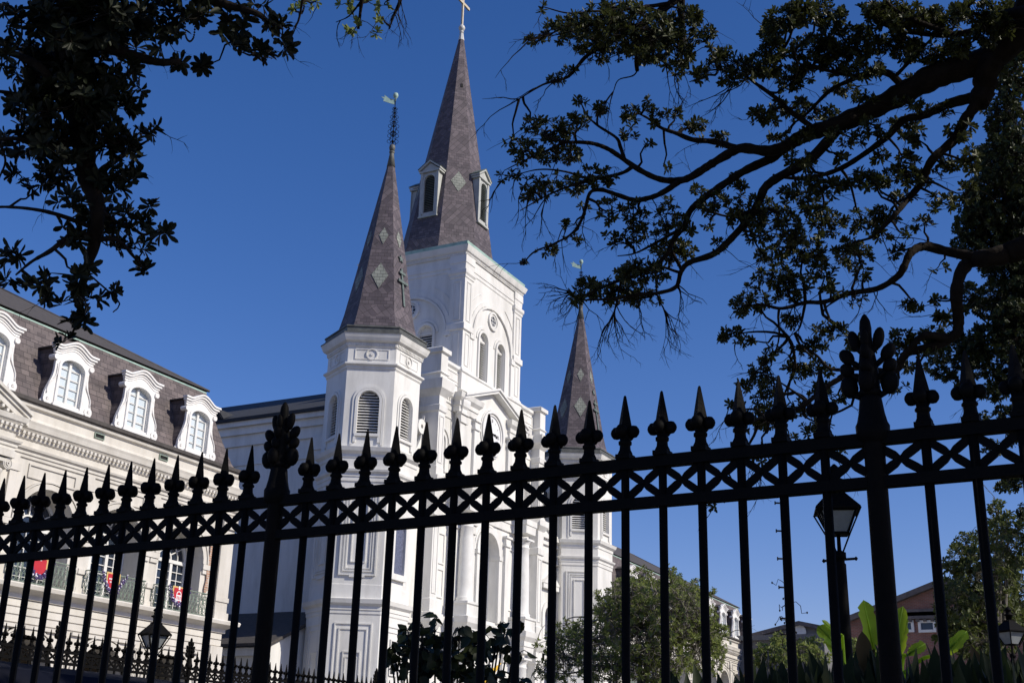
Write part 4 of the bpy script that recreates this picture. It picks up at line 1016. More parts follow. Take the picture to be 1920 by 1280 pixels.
# ================================================================== street lamps
def lamp(loc, zl, label, rung, rz=.35, wd=.23):
    o = thing('street_lamp', loc, label, 'street lamp', 'black lantern street lamps'); o.rotation_euler = (0, 0, 0)
    x, y, _ = loc; c = Vector((x, y, 0))
    b = MB(); b.lathe(c, [(.15, 0), (.15, .25), (.11, .35), (.09, .5), (.085, .9), (.072, 1.0), (.050, zl-.32), (.05, zl-.25), (.04, zl-.24), (.04, zl-.215), (.055, zl-.205), (.055, zl-.15), (.03, zl-.14), (.018, zl-.13), (.016, zl)], 12)
    if rung:
        d = Vector((.5, -.87, 0)); b.tube([c+d*-.14+Vector((0, 0, zl-.225)), c+d*.14+Vector((0, 0, zl-.195))], .011, 6)
        for s_ in (-1, 1): b.lathe(c+d*.14*s_+Vector((0, 0, zl-.21+.015*s_)), [(.005, -.017), (.017, 0), (.005, .017)], 8)
    b.build('post', 'iron', o)
    t, q = wd, wd*.50; h = wd*1.14
    def sq(r, z): return [c + Vector((r*math.cos(rz+PI/4+k*PI/2)*1.414, r*math.sin(rz+PI/4+k*PI/2)*1.414, z)) for k in range(4)]
    A, B_ = sq(q*.86, zl+.01), sq(t*.86, zl+h)
    b = MB()
    for k in range(4):
        b.tube([A[k], B_[k]], .011, 5); b.tube([A[k], A[(k+1) % 4]], .012, 5); b.tube([B_[k], B_[(k+1) % 4]], .014, 5)
        b.tube([sq(t*1.06, zl+h+.01)[k], sq(t*.98, zl+h-.02)[k].lerp(c+Vector((0, 0, zl-.16)), .5)+(A[k]-c-Vector((0, 0, zl)))*.12, c+Vector((0, 0, zl-.155))+(A[k]-c-Vector((0, 0, zl)))*.35], .0075, 5)
    for k in range(4): b.poly(*[sq(q*.86, zl)[j] for j in range(4)]) if k == 0 else None
    V = sq(t*1.06, zl+h)+sq(t*1.06, zl+h+.02)+sq(.065, zl+h+wd*.95)+sq(.065, zl+h+wd*.95+.02)
    b.add(V, [(i*4+k, i*4+(k+1) % 4, i*4+4+(k+1) % 4, i*4+4+k) for i in range(3) for k in range(4)] + [(3, 2, 1, 0), (12, 13, 14, 15)])
    zc_ = zl+h+wd*.95-.23; b.lathe(c, [(.05, zc_+.24), (.055, zc_+.32), (.085, zc_+.33), (.085, zc_+.345), (.05, zc_+.36), (.05, zc_+.41), (.07, zc_+.42), (.05, zc_+.45), (.01, zc_+.49)], 10)
    ln = b.build('lantern', 'iron', o)
    b = MB(); Ai, Bi = sq(q*.82, zl+.015), sq(t*.82, zl+h-.005)
    for k in range(4): b.poly(Ai[k], Ai[(k+1) % 4], Bi[(k+1) % 4], Bi[k])
    b.build('lamp_glass', 'lampglass', ln)
    return o
pA = at(1572, 1003, 11); lamp((pA.x, pA.y, 0), pA.z, 'black lantern street lamp against the sky between the right fence bars', True, rz=R(17), wd=.176)
pB = at(1897, 1209, 24); lamp((pB.x, pB.y, 0), pB.z, 'lantern street lamp under the dense trees at far right', False, rz=R(50), wd=.20)
pC = at(287, 1216, 19.0); lamp((pC.x, pC.y, 0), pC.z, 'black lantern street lamp in front of the cream arcaded hall', False, rz=R(68), wd=.17)

# utility pole with climbing steps and a dry vine
pp = at(1481, 1100, 22)
po = thing('utility_pole', (pp.x, pp.y, 0), 'thin dark pole with metal steps and dry vines left of the lantern lamp', 'pole')
c = Vector((pp.x, pp.y, 0)); b = MB(); zt = at(1465, 915, 22).z + .9; b.tube([c, c+Vector((0, 0, zt))], [.045, .04], 8); b.build('post', 'pole', po)
for py in (937, 992, 1046, 1101, 1160, 1190):
    q = at(1467, py, 22); b = MB(); d = Vector((-.5, .87, 0)); b.tube([Vector((c.x, c.y, q.z)), Vector((c.x, c.y, q.z))+d*.19], .016, 5); b.tube([Vector((c.x, c.y, q.z))+d*.19+Vector((0, 0, -.03)), Vector((c.x, c.y, q.z))+d*.19+Vector((0, 0, .03))], .012, 5); b.build('step', 'pole', po)
b = MB(); r_ = random.Random(3)
for k in range(14):
    z = r_.uniform(3.3, 4.9); a = r_.uniform(0, 2*PI); p0 = c+Vector((.1*math.cos(a), .1*math.sin(a), z)); side = -1 if r_.random() < .8 else 1
    d = Vector((.5, -.87, 0))*side; L = r_.uniform(.08, .22); pts = [p0]
    for i in range(5): pts.append(pts[-1]+d*L*.28+Vector((r_.uniform(-.05, .05), r_.uniform(-.05, .05), r_.uniform(-.13, .07))))
    b.tube(pts, .006, 4)
    if r_.random() < .6: b.lathe(pts[-1], [(.006, -.02), (.018, 0), (.006, .02)], 5)
b.build('vine', 'bark', po)

# canvas stall roof inside the far corner of the square
b0, b1 = on_y(8, 1244, 10.6), on_y(300, 1281, 10.6)
st_ = thing('canvas_stall', ((b0.x+b1.x)/2, 10.0, 0), 'dark navy canvas stall roof at the bottom left corner in front of the farther fence', 'stall')
b = MB(); xa, xb = b0.x-1.2, b1.x+2; zt = (b0.z+b1.z)/2
P = []
for x in (xa, xb):
    P += [(x, 9.0, zt-.85), (x, 9.0, zt-.5), (x, 9.5, zt-.12), (x, 10.1, zt-.01), (x, 10.6, zt), (x, 10.95, zt-.15), (x, 11.0, zt-.85)]
b.add(P, [(i, i+1, i+8, i+7) for i in range(6)] + [tuple(range(7)), tuple(range(13, 6, -1))]); b.build('canopy', 'navy', st_)
for x in (xa+.1, xb-.1):
    for y in (9.05, 10.9): b = MB(); b.tube([(x, y, 0), (x, y, zt-.6)], .025, 6); b.build('leg', 'iron', st_)

# folded yellow parasol far behind the shrub
q0, q1 = on_y(914, 1268, 24), on_y(934, 1248, 24)
b = MB(); d = (q1-q0); b.tube([q0-d*.8, q0, q0+d*.45, q1, q1+d*.3], [.02, .17, .12, .05, .01], 8)
b.tube([Vector((q0.x-d.x*.9, q0.y-d.y*.9, 0)), q0-d*.7], .03, 6)
tag(b.build('parasol', 'yellow'), 'folded yellow parasol seen through the shrub before the cathedral door', 'parasol')

# ================================================================== buildings far right
def gable_block(nm, p, wx, wy, ze, zr, wallm, roofm, label, ridge_x=False):
    o = thing(nm, (p.x, p.y, 0), label, 'building'); b = MB(); x0, x1, y0, y1 = p.x, p.x+wx, p.y-wy/2, p.y+wy/2
    b.box(x0, x1, y0, y1, 0, ze)
    b.prism([(x0, y0, ze), (x0, y1, ze), (x0, p.y, zr)], (wx, 0, 0)); b.build('wall', wallm, o)
    b = MB(); e = .5
    for s_ in (-1, 1): b.prism([(x0-.4, p.y+s_*(wy/2+e), ze-e*(zr-ze)/(wy/2)), (x0-.4, p.y, zr), (x0-.4, p.y, zr+.3), (x0-.4, p.y+s_*(wy/2+e), ze-e*(zr-ze)/(wy/2)+.3)], (wx+.8, 0, 0))
    b.build('roof', roofm, o); return o
pg = at(1500, 1172, 95); zr = pg.z; ze = at(1500, 1203, 95).z
o = gable_block('gabled_building', pg, 20, 10.5, ze, zr, 'grey', 'greyroof', 'distant grey gabled building with a round white vent between fence bars')
Fg = Fr((pg.x, pg.y, 0), PI); b = MB(); b.ring(Fg, -.15, (zr+ze)/2+.1, 0, .62, .05, .15, 16, 0, 2*PI); b.build('round_vent', 'trim', o)
b = MB(); pq = at(1440, 1193, 92); b.box(pq.x, pq.x+14, pq.y-4, pq.y+3.6, 0, pq.z); b.box(pq.x-.3, pq.x, pq.y-4, pq.y+3.6, pq.z-.25, pq.z+.1)
lo_ = b.build('low_building', 'grey'); tag(lo_, 'distant low flat-roofed grey building right beside the mansard hall end', 'building')
pb = at(1762, 1095, 70); zr = pb.z; ze = at(1700, 1150, 70).z - .5
o = gable_block('brick_building', Vector((pb.x, pb.y-.2, 0)), 18, 11, ze, zr, 'brick', 'greyroof', 'red brick gabled building with white framed windows at right behind the banana leaves')
Fg = Fr((pb.x, pb.y-.2, 0), PI)
def a_of(px, py): q = on_x(px, py, pb.x); return (q-Fg.o).dot(Fg.u), q.z
for px0, px1 in ((1697, 1711), (1725, 1752)):
    a0, z1_ = a_of(px0, 1166); a1, z0_ = a_of(px1, 1181); a0, a1 = sorted((a0, a1)); b = MB()
    b.frame(Fg, a0-.1, a1+.1, z0_-.1, z1_+.1, .14, 0, .1); fo = b.build('window_frame', 'trim', o); b = MB(); b.fbox(Fg, a0, a1, .0, .03, z0_, z1_); b.build('pane', 'pane', fo)
a0, z_ = a_of(1690, 1161); a1, _ = a_of(1790, 1163); a0, a1 = sorted((a0, a1)); b = MB(); b.fbox(Fg, a0, a1, 0, .25, z_+.15, z_+.35); b.fbox(Fg, a0, a1, 0, .25, ze+.2, ze+.7)
a = a0
while a < a1: b.fbox(Fg, a, a+.18, 0, .2, z_-.15, z_+.15); a += .38
b.build('cornice', 'greyroof', o)
pc = at(1687, 1125, 70); b = MB(); b.box(pc.x+1, pc.x+1.9, pc.y-.4, pc.y+.4, ze-2, pc.z+.1); b.box(pc.x+.9, pc.x+2.0, pc.y-.5, pc.y+.5, pc.z+.1, pc.z+.3); b.build('chimney', 'brick', o)

# ================================================================== trees and plants
class Leaves:
    """many small folded leaves kept in arrays; each leaf is two faces"""
    def __init__(s): s.C = []; s.D = []; s.N = []; s.L = []; s.W = []
    def add(s, c, d, n, L, W): s.C.append(c); s.D.append(d); s.N.append(n); s.L.append(L); s.W.append(W)
    def rosette(s, c, d, L, k=8, wr=.42, r_=random):
        d = d.normalized(); u = d.orthogonal().normalized(); v = d.cross(u); ph = r_.uniform(0, 2*PI)
        for i in range(k):
            a = ph+2*PI*i/k*1.0+r_.uniform(-.35, .35); el = r_.uniform(.05, 1.05)
            rad = u*math.cos(a)+v*math.sin(a)
            dd = (rad*math.cos(el)+d*math.sin(el)); nn = (d*math.cos(el)-rad*math.sin(el)) + Vector((r_.uniform(-.4, .4), r_.uniform(-.4, .4), r_.uniform(-.4, .4)))
            s.add(c - d*r_.uniform(0, .5)*L*.6, dd, nn, L*r_.uniform(.65, 1.1), L*wr*r_.uniform(.8, 1.15))
    def build(s, name, m, parent=None, shape=((.28, .24), (.62, .48), (.88, .36)), fold=.20):
        n = len(s.C)
        C = np.array([tuple(c) for c in s.C]); D = np.array([tuple(c) for c in s.D]); N = np.array([tuple(c) for c in s.N]); L = np.array(s.L)[:, None]; W = np.array(s.W)[:, None]
        D /= np.linalg.norm(D, axis=1)[:, None]+1e-9; Sd = np.cross(D, N); Sd /= np.linalg.norm(Sd, axis=1)[:, None]+1e-9; N = np.cross(Sd, D)
        V = np.zeros((n, 8, 3)); sh = shape
        V[:, 0] = C; V[:, 4] = C+D*L - N*L*.10
        for k, (t, w_) in enumerate(sh):
            bend = N*L*(-.10*t*t)
            V[:, 1+k] = C+D*L*t+Sd*W*w_+N*W*fold*w_*2+bend; V[:, 7-k] = C+D*L*t-Sd*W*w_+N*W*fold*w_*2+bend
        off = np.array(world_loc(parent)) if parent else np.zeros(3)
        V = (V-off).reshape(-1, 3); base = np.arange(n)*8
        Fa = np.stack([base, base+1, base+2, base+3, base+4], 1); Fb_ = np.stack([base, base+4, base+5, base+6, base+7], 1)
        Fc_ = np.concatenate([Fa, Fb_]).astype(np.int32)
        me = bpy.data.meshes.new(name); me.vertices.add(len(V)); me.vertices.foreach_set('co', V.ravel())
        me.loops.add(Fc_.size); me.loops.foreach_set('vertex_index', Fc_.ravel()); me.polygons.add(len(Fc_))
        me.polygons.foreach_set('loop_start', np.arange(0, Fc_.size, 5, dtype=np.int32)); me.polygons.foreach_set('loop_total', np.full(len(Fc_), 5, dtype=np.int32))
        me.materials.append(MT[m]); me.update(calc_edges=True); me.validate()
        o = bpy.data.objects.new(name, me); col.objects.link(o)
        if parent: o.parent = parent
        return o

def wob(p, a, r_): return p+Vector((r_.uniform(-a, a), r_.uniform(-a, a), r_.uniform(-a, a)))
def limb(mb, pts, r0, r1, n=8, k=5, rough=.0, r_=random):
    C_ = catmull(pts, k); m_ = len(C_)
    rad = [r0+(r1-r0)*(i/(m_-1))**.85 for i in range(m_)]
    if rough: rad = [q*(1+r_.uniform(-rough, rough)) for q in rad]
    mb.tube(C_, rad, n); return C_
def twig(mb, p, q, r0, r_, sag=.0, n=4):
    """thin crooked connection from p to q"""
    L = (q-p).length; pts = [p]
    for t in (.3, .6, .85): pts.append(wob(p.lerp(q, t), L*.09, r_)+Vector((0, 0, -sag*L*math.sin(PI*t))))
    pts.append(q); mb.tube(catmull(pts, 2), [r0*(1-.7*i/(len(pts)*2-2)) for i in range(len(catmull(pts, 2)))], n, cap=False)
def bare(mb, p, d, L, r0, r_, lvl=0):
    pts = [p]; d = d.normalized()
    for i in range(5):
        d = (d+Vector((r_.uniform(-.35, .35), r_.uniform(-.35, .35), r_.uniform(-.32, .22)))).normalized(); pts.append(pts[-1]+d*L/5)
    mb.tube(pts, [r0*(1-.75*i/5) for i in range(6)], 4, cap=False)
    if lvl < 2:
        for i in (2, 3, 4):
            if r_.random() < .75: bare(mb, pts[i], (d+Vector((r_.uniform(-1, 1), r_.uniform(-1, 1), r_.uniform(-.9, .5)))), L*r_.uniform(.3, .55), r0*.55, r_, lvl+1)

hang = []
def foliage(lv, mb, blobs, nodes, dist, L, r_, spread=.8, k=8, dens=1.0, connect=.012, wr=.42, bare_p=.25, dd=0.0):
    """blobs (px, py, rx, ry[, density]) are clumps of leaf rosettes round a point; nodes are branch points they hang from"""
    sc = dist/FPX
    for bl_ in blobs:
        px, py, rx, ry = bl_[:4]; dn_ = bl_[4] if len(bl_) > 4 else 1
        c0 = at(px, py, dist+r_.uniform(-1, 1)*.5*spread+dd)
        near = min(nodes, key=lambda q: (q-c0).length_squared) if nodes else c0
        if (near-c0).length > .15: twig(mb, near, c0, max(.006, min(.03, (rx+ry)/2*sc*.03+connect)), r_, .0, 5)
        n = max(2, int(dens*dn_*rx*ry*PI*sc*sc/(L*L*1.25)))
        subs = []
        for i in range(n):
            a = r_.uniform(0, 2*PI); q = math.sqrt(r_.random())
            off = ray(px+rx*q*math.cos(a), py+ry*q*math.sin(a)).normalized()
            p = Vector((0, 0, EYE))+off*((c0-Vector((0, 0, EYE))).length+r_.gauss(0, 1)*min(rx, ry)*sc*.8)
            par = c0 if not subs or r_.random() < .3 else min(r_.sample(subs, min(5, len(subs))), key=lambda s_: (s_-p).length_squared)
            twig(mb, par, p, .0045+.002*r_.random(), r_, 0, 3); subs.append(p)
            d = (p-par); d = (d.normalized() if d.length > 1e-3 else Vector((0, 0, 1)))+Vector((0, 0, .45))+Vector((r_.uniform(-.5, .5), r_.uniform(-.5, .5), r_.uniform(-.5, .5)))
            lv.rosette(p, d, L*r_.uniform(.8, 1.15), k, wr, r_)
        for i in range(int((rx+ry)/14*bare_p+r_.random())):
            e = r_.choice(subs)
            bare(mb, e, (e-c0)+Vector((0, 0, -.3*(e-c0).length)), r_.uniform(.2, .5)*dist/12, .0045*dist/12, r_, 1)
        hang.extend(subs)

# --- big oak on the right
rr_ = random.Random(11)
oak = thing('oak_tree', (13.6, -1.4, 0), 'big oak with thick crooked dark limbs reaching in from the upper right', 'tree')
DO = 12.0
tr = MB(); nodes = []
DCUR = DO
def px_limb(pts, r0, r1, d0=None, d1=None, n=8):
    d0 = DCUR if d0 is None else d0
    d1 = d0 if d1 is None else d1; m_ = len(pts)
    P = [at(p[0], p[1], d0+(d1-d0)*i/(m_-1)+rr_.uniform(-.12, .12)) if len(p) == 2 else Vector(p) for i, p in enumerate(pts)]
    if nodes and len(pts[0]) == 2:
        q = min(nodes, key=lambda q_: (q_-P[0]).length_squared)
        if (q-P[0]).length < .25: P[0] = q
        else: P.insert(0, q)
    C_ = limb(tr, P, r0, r1, n, 6, .10, rr_); nodes.extend(C_[2:]); return C_
tr.tube(catmull([(13.6, -1.4, 0), (13.65, -1.4, .5), (13.5, -1.35, 2), (13.4, -1.3, 3.6), (13.2, -1.15, 4.6)], 5), [.75, .62, .55, .5, .46, .45, .44, .44, .43, .43, .42, .42, .41, .41, .4, .4, .4, .39, .39, .38, .38][:21], 12)
TB = Vector((13.2, -1.15, 4.5))
px_limb([tuple(TB), (12.9, -.6, 6.0), (12.4, -.2, 7.4), (1985, -40), (1921, 40), (1857, 108), (1764, 138), (1701, 171), (1639, 203), (1576, 231), (1514, 252), (1476, 273), (1440, 300)], .20, .050)
px_limb([(1476, 273), (1440, 283), (1390, 278), (1360, 292), (1330, 310), (1293, 333), (1268, 339), (1237, 336), (1205, 322), (1171, 300), (1143, 281), (1115, 270), (1090, 267), (1059, 266), (1020, 255)], .055, .012, DO, DO-.3)
px_limb([(1268, 340), (1246, 359), (1221, 370), (1190, 375), (1159, 366), (1127, 356), (1106, 362), (1096, 397), (1087, 419), (1068, 441), (1034, 459), (1002, 472), (982, 492)], .032, .006, DO-.1, DO-.4)
px_limb([(1390, 278), (1340, 266), (1299, 262), (1268, 250), (1240, 240), (1215, 222), (1195, 212)], .035, .008, DO, DO+.3)
px_limb([(1171, 300), (1163, 275), (1155, 258), (1120, 235), (1100, 215), (1088, 190)], .022, .006)
px_limb([(1205, 322), (1165, 325), (1110, 338), (1060, 352), (1015, 372), (975, 395)], .022, .005, DO, DO-.5)
px_limb([(1110, 338), (1060, 322), (1010, 318), (960, 330)], .014, .004, DO-.2, DO-.5)
px_limb([(1059, 266), (1020, 285), (985, 300), (945, 320)], .014, .004, DO-.3, DO-.5)
px_limb([(1866, 108), (1850, 135), (1846, 165), (1835, 194)], .12, .095)
px_limb([(1835, 190), (1810, 225), (1789, 262), (1748, 300), (1726, 344), (1701, 375), (1680, 400), (1657, 425), (1636, 445)], .058, .014, DO, DO-.4)
px_limb([(1835, 185), (1782, 194), (1732, 216), (1695, 225), (1664, 256), (1623, 287), (1576, 316), (1529, 331), (1482, 334), (1450, 328)], .052, .012, DO, DO+.4)
px_limb([(1576, 233), (1554, 262), (1514, 303), (1467, 328), (1436, 350), (1424, 375), (1409, 403), (1377, 441), (1340, 475), (1293, 492), (1277, 509), (1268, 537), (1240, 548), (1200, 552), (1150, 560), (1100, 562)], .058, .010, DO, DO-.6)
px_limb([(1440, 300), (1393, 322), (1346, 353), (1315, 375), (1293, 397), (1284, 422), (1262, 450), (1252, 475), (1221, 503), (1180, 520), (1150, 530), (1115, 546), (1092, 556)], .045, .009, DO, DO-.3)
px_limb([(1284, 425), (1230, 455), (1190, 475), (1158, 480)], .018, .005)
px_limb([(1310, 378), (1360, 405), (1400, 402), (1440, 390)], .015, .006)
px_limb([(1277, 509), (1240, 500), (1210, 505), (1180, 515)], .02, .006)
px_limb([(1232, 552), (1245, 580), (1253, 608)], .012, .005); px_limb([(1180, 560), (1150, 590), (1130, 620), (1122, 660)], .012, .003)
px_limb([tuple(TB), (12.8, -.5, 5.3), (1990, 425), (1945, 452), (1890, 475), (1857, 482), (1820, 487)], .17, .072, DO, DO)
px_limb([(1830, 487), (1779, 472), (1732, 462), (1707, 475), (1695, 500), (1682, 519), (1645, 541), (1592, 550), (1545, 566), (1510, 567), (1467, 578), (1435, 572)], .050, .013, DO, DO-.3)
px_limb([(1826, 487), (1801, 512), (1793, 553), (1797, 600), (1790, 628), (1748, 650), (1701, 662), (1679, 694), (1640, 715), (1600, 705), (1565, 715), (1514, 754), (1489, 772)], .066, .018, DO, DO-.8)
px_limb([(1791, 622), (1736, 628), (1711, 647), (1692, 670), (1676, 684)], .04, .018, DO-.3, DO-.5)
px_limb([(1516, 567), (1502, 605), (1495, 620), (1478, 632)], .016, .004); px_limb([(1565, 562), (1550, 575), (1543, 590)], .012, .005)
px_limb([(1679, 694), (1620, 690), (1560, 692), (1530, 665), (1505, 650)], .03, .006, DO-.5, DO-.6)
px_limb([(1514, 754), (1490, 735), (1460, 715), (1430, 700)], .016, .005, DO-.7, DO-.9); px_limb([(1489, 772), (1450, 782), (1420, 800)], .014, .004, DO-.8, DO-.9)
px_limb([(1960, 10), (1920, 22), (1873, 34), (1842, 53), (1811, 62), (1760, 66), (1700, 60)], .075, .02, DO-.5, DO+.2)
px_limb([(1701, 158), (1664, 137), (1620, 141), (1589, 153), (1554, 172), (1514, 212), (1490, 230)], .04, .010, DO, DO+.3)
px_limb([(1589, 153), (1540, 130), (1500, 120), (1470, 90)], .022, .006)
px_limb([(1760, 66), (1720, 40), (1680, 20), (1640, -20)], .03, .01); px_limb([(1700, 120), (1730, 90), (1760, 60)], .02, .01)
px_limb([(1523, 245), (1482, 209), (1451, 181), (1420, 159), (1393, 141), (1346, 131), (1310, 137)], .03, .007, DO, DO+.3)
px_limb([(1700, -60), (1500, -90), (1360, -70), (1290, -40), (1277, 0), (1280, 62), (1287, 109), (1290, 130)], .09, .016, DO+.5, DO+.3)
px_limb([(1280, 4), (1221, 34), (1174, 62), (1127, 87), (1096, 109), (1065, 144), (1018, 159), (973, 186)], .045, .005, DO+.4, DO)
px_limb([(1278, 5), (1205, 14), (1159, 19), (1109, 22), (1065, 25), (1018, 13)], .025, .005, DO+.4, DO)
px_limb([(1127, 60), (1059, 56), (1030, 66), (990, 78)], .014, .004, DO+.2, DO); px_limb([(1195, 112), (1190, 140), (1160, 150), (1150, 172)], .011, .004)
oak_blobs = [(1190, 55, 75, 45), (1215, 85, 45, 35, 1.3), (1110, 45, 65, 28), (1060, 60, 45, 22), (1000, 74, 18, 9), (1016, 13, 12, 8), (1024, 45, 8, 8), (1270, 90, 30, 55), (1315, 62, 25, 18), (1285, 25, 30, 25), (1130, 95, 50, 25), (1040, 148, 24, 9), (1160, 15, 55, 15), (1070, 135, 15, 10),
 (1370, 130, 60, 28, .8), (1350, 95, 22, 14), (1425, 122, 30, 18), (1310, 140, 15, 12), (1090, 192, 12, 10), (1125, 207, 16, 13), (1185, 213, 20, 13), (1232, 215, 20, 18), (1268, 213, 13, 10), (1300, 235, 28, 13), (1340, 260, 28, 12), (1215, 195, 10, 12),
 (1000, 233, 18, 18), (985, 285, 28, 22), (1040, 245, 38, 22), (1090, 225, 22, 14), (1050, 285, 45, 28, .8), (955, 268, 12, 9), (955, 330, 18, 12, .8), (1000, 352, 36, 25, .7), (1065, 345, 38, 22, .7), (1120, 330, 35, 20, .8), (1180, 250, 13, 18, .8), (1214, 266, 11, 10, .8), (1250, 314, 8, 8),
 (1190, 390, 28, 13, .7), (1095, 392, 12, 9, .8), (1072, 420, 12, 9), (1078, 448, 16, 10), (1022, 468, 22, 9), (986, 492, 8, 6), (1145, 395, 28, 25, .55), (1200, 415, 30, 22, .6), (1250, 400, 28, 30, .7), (1170, 445, 38, 18, .6), (1230, 450, 28, 18, .8),
 (1262, 470, 42, 22, 1.2), (1205, 512, 48, 26, 1.2), (1150, 545, 52, 22, 1.1), (1100, 540, 35, 16), (1205, 558, 38, 16), (1082, 562, 17, 10),
 (1400, 400, 40, 36), (1450, 398, 38, 28), (1308, 355, 15, 11), (1340, 380, 28, 22, .8), (1345, 462, 16, 12, .7), (1480, 432, 34, 28), (1550, 420, 34, 28, .8), (1500, 472, 48, 28), (1452, 520, 38, 24), (1410, 560, 28, 28, .9), (1480, 540, 38, 24), (1540, 508, 28, 28, .8), (1390, 575, 22, 16), (1370, 632, 32, 15), (1432, 698, 28, 24), (1402, 640, 16, 10),
 (1602, 478, 32, 28), (1618, 412, 36, 22, .8), (1680, 470, 14, 12, .8), (1470, 40, 36, 28, .8), (1450, 92, 28, 22), (1540, 30, 48, 28), (1530, 90, 48, 28), (1490, 140, 36, 22, .8), (1440, 130, 22, 16), (1600, 80, 48, 32, 1.2), (1680, 30, 58, 28, 1.3), (1680, 90, 48, 28, 1.1), (1760, 40, 48, 28, 1.2), (1830, 25, 48, 22), (1740, 100, 36, 18), (1880, 55, 18, 26, .7), (1580, 172, 36, 16, .8), (1620, 182, 28, 12, .7), (1432, 220, 26, 22), (1480, 202, 38, 20), (1540, 210, 36, 16, .8), (1640, 240, 36, 20, .7), (1600, 262, 28, 16, .7), (1700, 240, 36, 20, .8), (1650, 290, 22, 16, .6), (1500, 300, 28, 16, .8), (1580, 300, 20, 12, .7), (1560, 350, 38, 20), (1640, 340, 38, 16, 1.1), (1690, 330, 38, 20), (1740, 330, 26, 16, .7), (1500, 362, 38, 20),
 (1560, 618, 36, 14), (1520, 650, 36, 18), (1490, 690, 26, 18), (1540, 690, 25, 14, .8), (1440, 725, 22, 16), (1690, 640, 26, 24), (1722, 572, 32, 10), (1760, 562, 13, 9), (1772, 600, 22, 17), (1490, 762, 28, 20), (1440, 780, 32, 22), (1398, 795, 22, 20, .8), (1425, 850, 22, 18, .8), (1380, 760, 16, 10), (1342, 942, 26, 9), (1740, 630, 18, 18), (1600, 640, 20, 12, .8), (1740, 665, 20, 10, .6), (1425, 750, 14, 20, .7), (1560, 745, 22, 18, .7), (1530, 800, 26, 20, .7), (1700, 440, 12, 9, .6), (1280, 420, 22, 20, .7), (1330, 420, 14, 12, .5), (1620, 330, 20, 14, .7), (1720, 150, 24, 12, .7), (1790, 90, 24, 14, .8), (1660, 205, 20, 9, .6)]
lf = Leaves()
oak_blobs += [(1760, 205, 26, 12, .8), (1800, 245, 26, 18), (1785, 305, 24, 18), (1822, 300, 20, 24), (1815, 360, 20, 20, .8), (1722, 262, 24, 13, .8), (1700, 298, 22, 13, .8), (1765, 380, 26, 18, .8), (1660, 402, 28, 18), (1582, 462, 24, 16), (1562, 542, 26, 14, .7), (1650, 442, 20, 13), (1702, 190, 24, 11, .7), (1872, 125, 20, 14, .8), (1782, 132, 28, 11), (1622, 132, 38, 18), (1502, 252, 24, 13, .8), (1460, 258, 20, 11, .8), (1382, 342, 24, 15), (1422, 442, 24, 18), (1522, 392, 24, 18), (1442, 482, 24, 18), (1602, 562, 20, 10, .6), (1720, 200, 18, 10), (1850, 60, 30, 24), (1800, 90, 26, 16), (1900, 20, 26, 20), (1560, 120, 30, 18), (1450, 60, 26, 20), (1500, 20, 30, 20), (1640, 20, 30, 18), (1730, 420, 20, 14, .7), (1690, 370, 24, 14), (1520, 340, 22, 12), (1570, 250, 22, 12, .7), (1480, 160, 22, 14), (1760, 500, 16, 10, .5), (1620, 515, 20, 12, .6), (1480, 600, 24, 14, .8), (1450, 660, 20, 12, .7), (1540, 735, 24, 18), (1480, 830, 24, 18, .7), (1560, 840, 26, 20, .6), (1400, 720, 18, 14, .7), (1720, 690, 26, 14, .7), (1620, 650, 30, 16, .8), (1680, 720, 22, 16, .7), (1760, 640, 24, 20, .8)]
oak_blobs = [q if q[1] > 170 or q[0] < 1420 else (q[0], q[1], q[2], q[3], (q[4] if len(q) > 4 else 1)*1.35) for q in oak_blobs]
foliage(lf, tr, oak_blobs, nodes, DO, .066, rr_, 1.0, 10, 2.6, wr=.37, bare_p=.34)
for px, py, dx, dy, n in ((1130, 590, -.2, 1, 9), (1180, 600, .1, 1, 8), (1220, 580, .5, 1, 7), (1090, 570, -.8, .4, 6), (1040, 590, -1, .1, 4), (980, 190, -1, .4, 3), (1020, 130, -1, .5, 4), (1140, 150, -.5, 1, 4), (1250, 140, .2, 1, 5), (1370, 170, -.6, 1, 5), (970, 370, -.5, 1, 6), (1050, 400, -.3, 1, 6), (1180, 400, 0, 1, 6), (1290, 540, .6, 1, 4), (1500, 600, -.2, 1, 4), (1420, 650, -.3, 1, 5), (1430, 930, 0, 1, 4), (1650, 560, .3, 1, 3), (1620, 460, .6, .6, 5), (1350, 690, -.4, 1, 3)):
    for i in range(n):
        p0 = at(px+rr_.uniform(-34, 34), py+rr_.uniform(-22, 12), DO-.2); p = min(nodes+hang, key=lambda q: (q-p0).length_squared); d = rt*(dx+rr_.uniform(-.5, .5))+dn*(dy+rr_.uniform(-.4, .4))+fw*rr_.uniform(-.4, .4)
        bare(tr, p, d, rr_.uniform(.25, .55), .0065, rr_, 0)
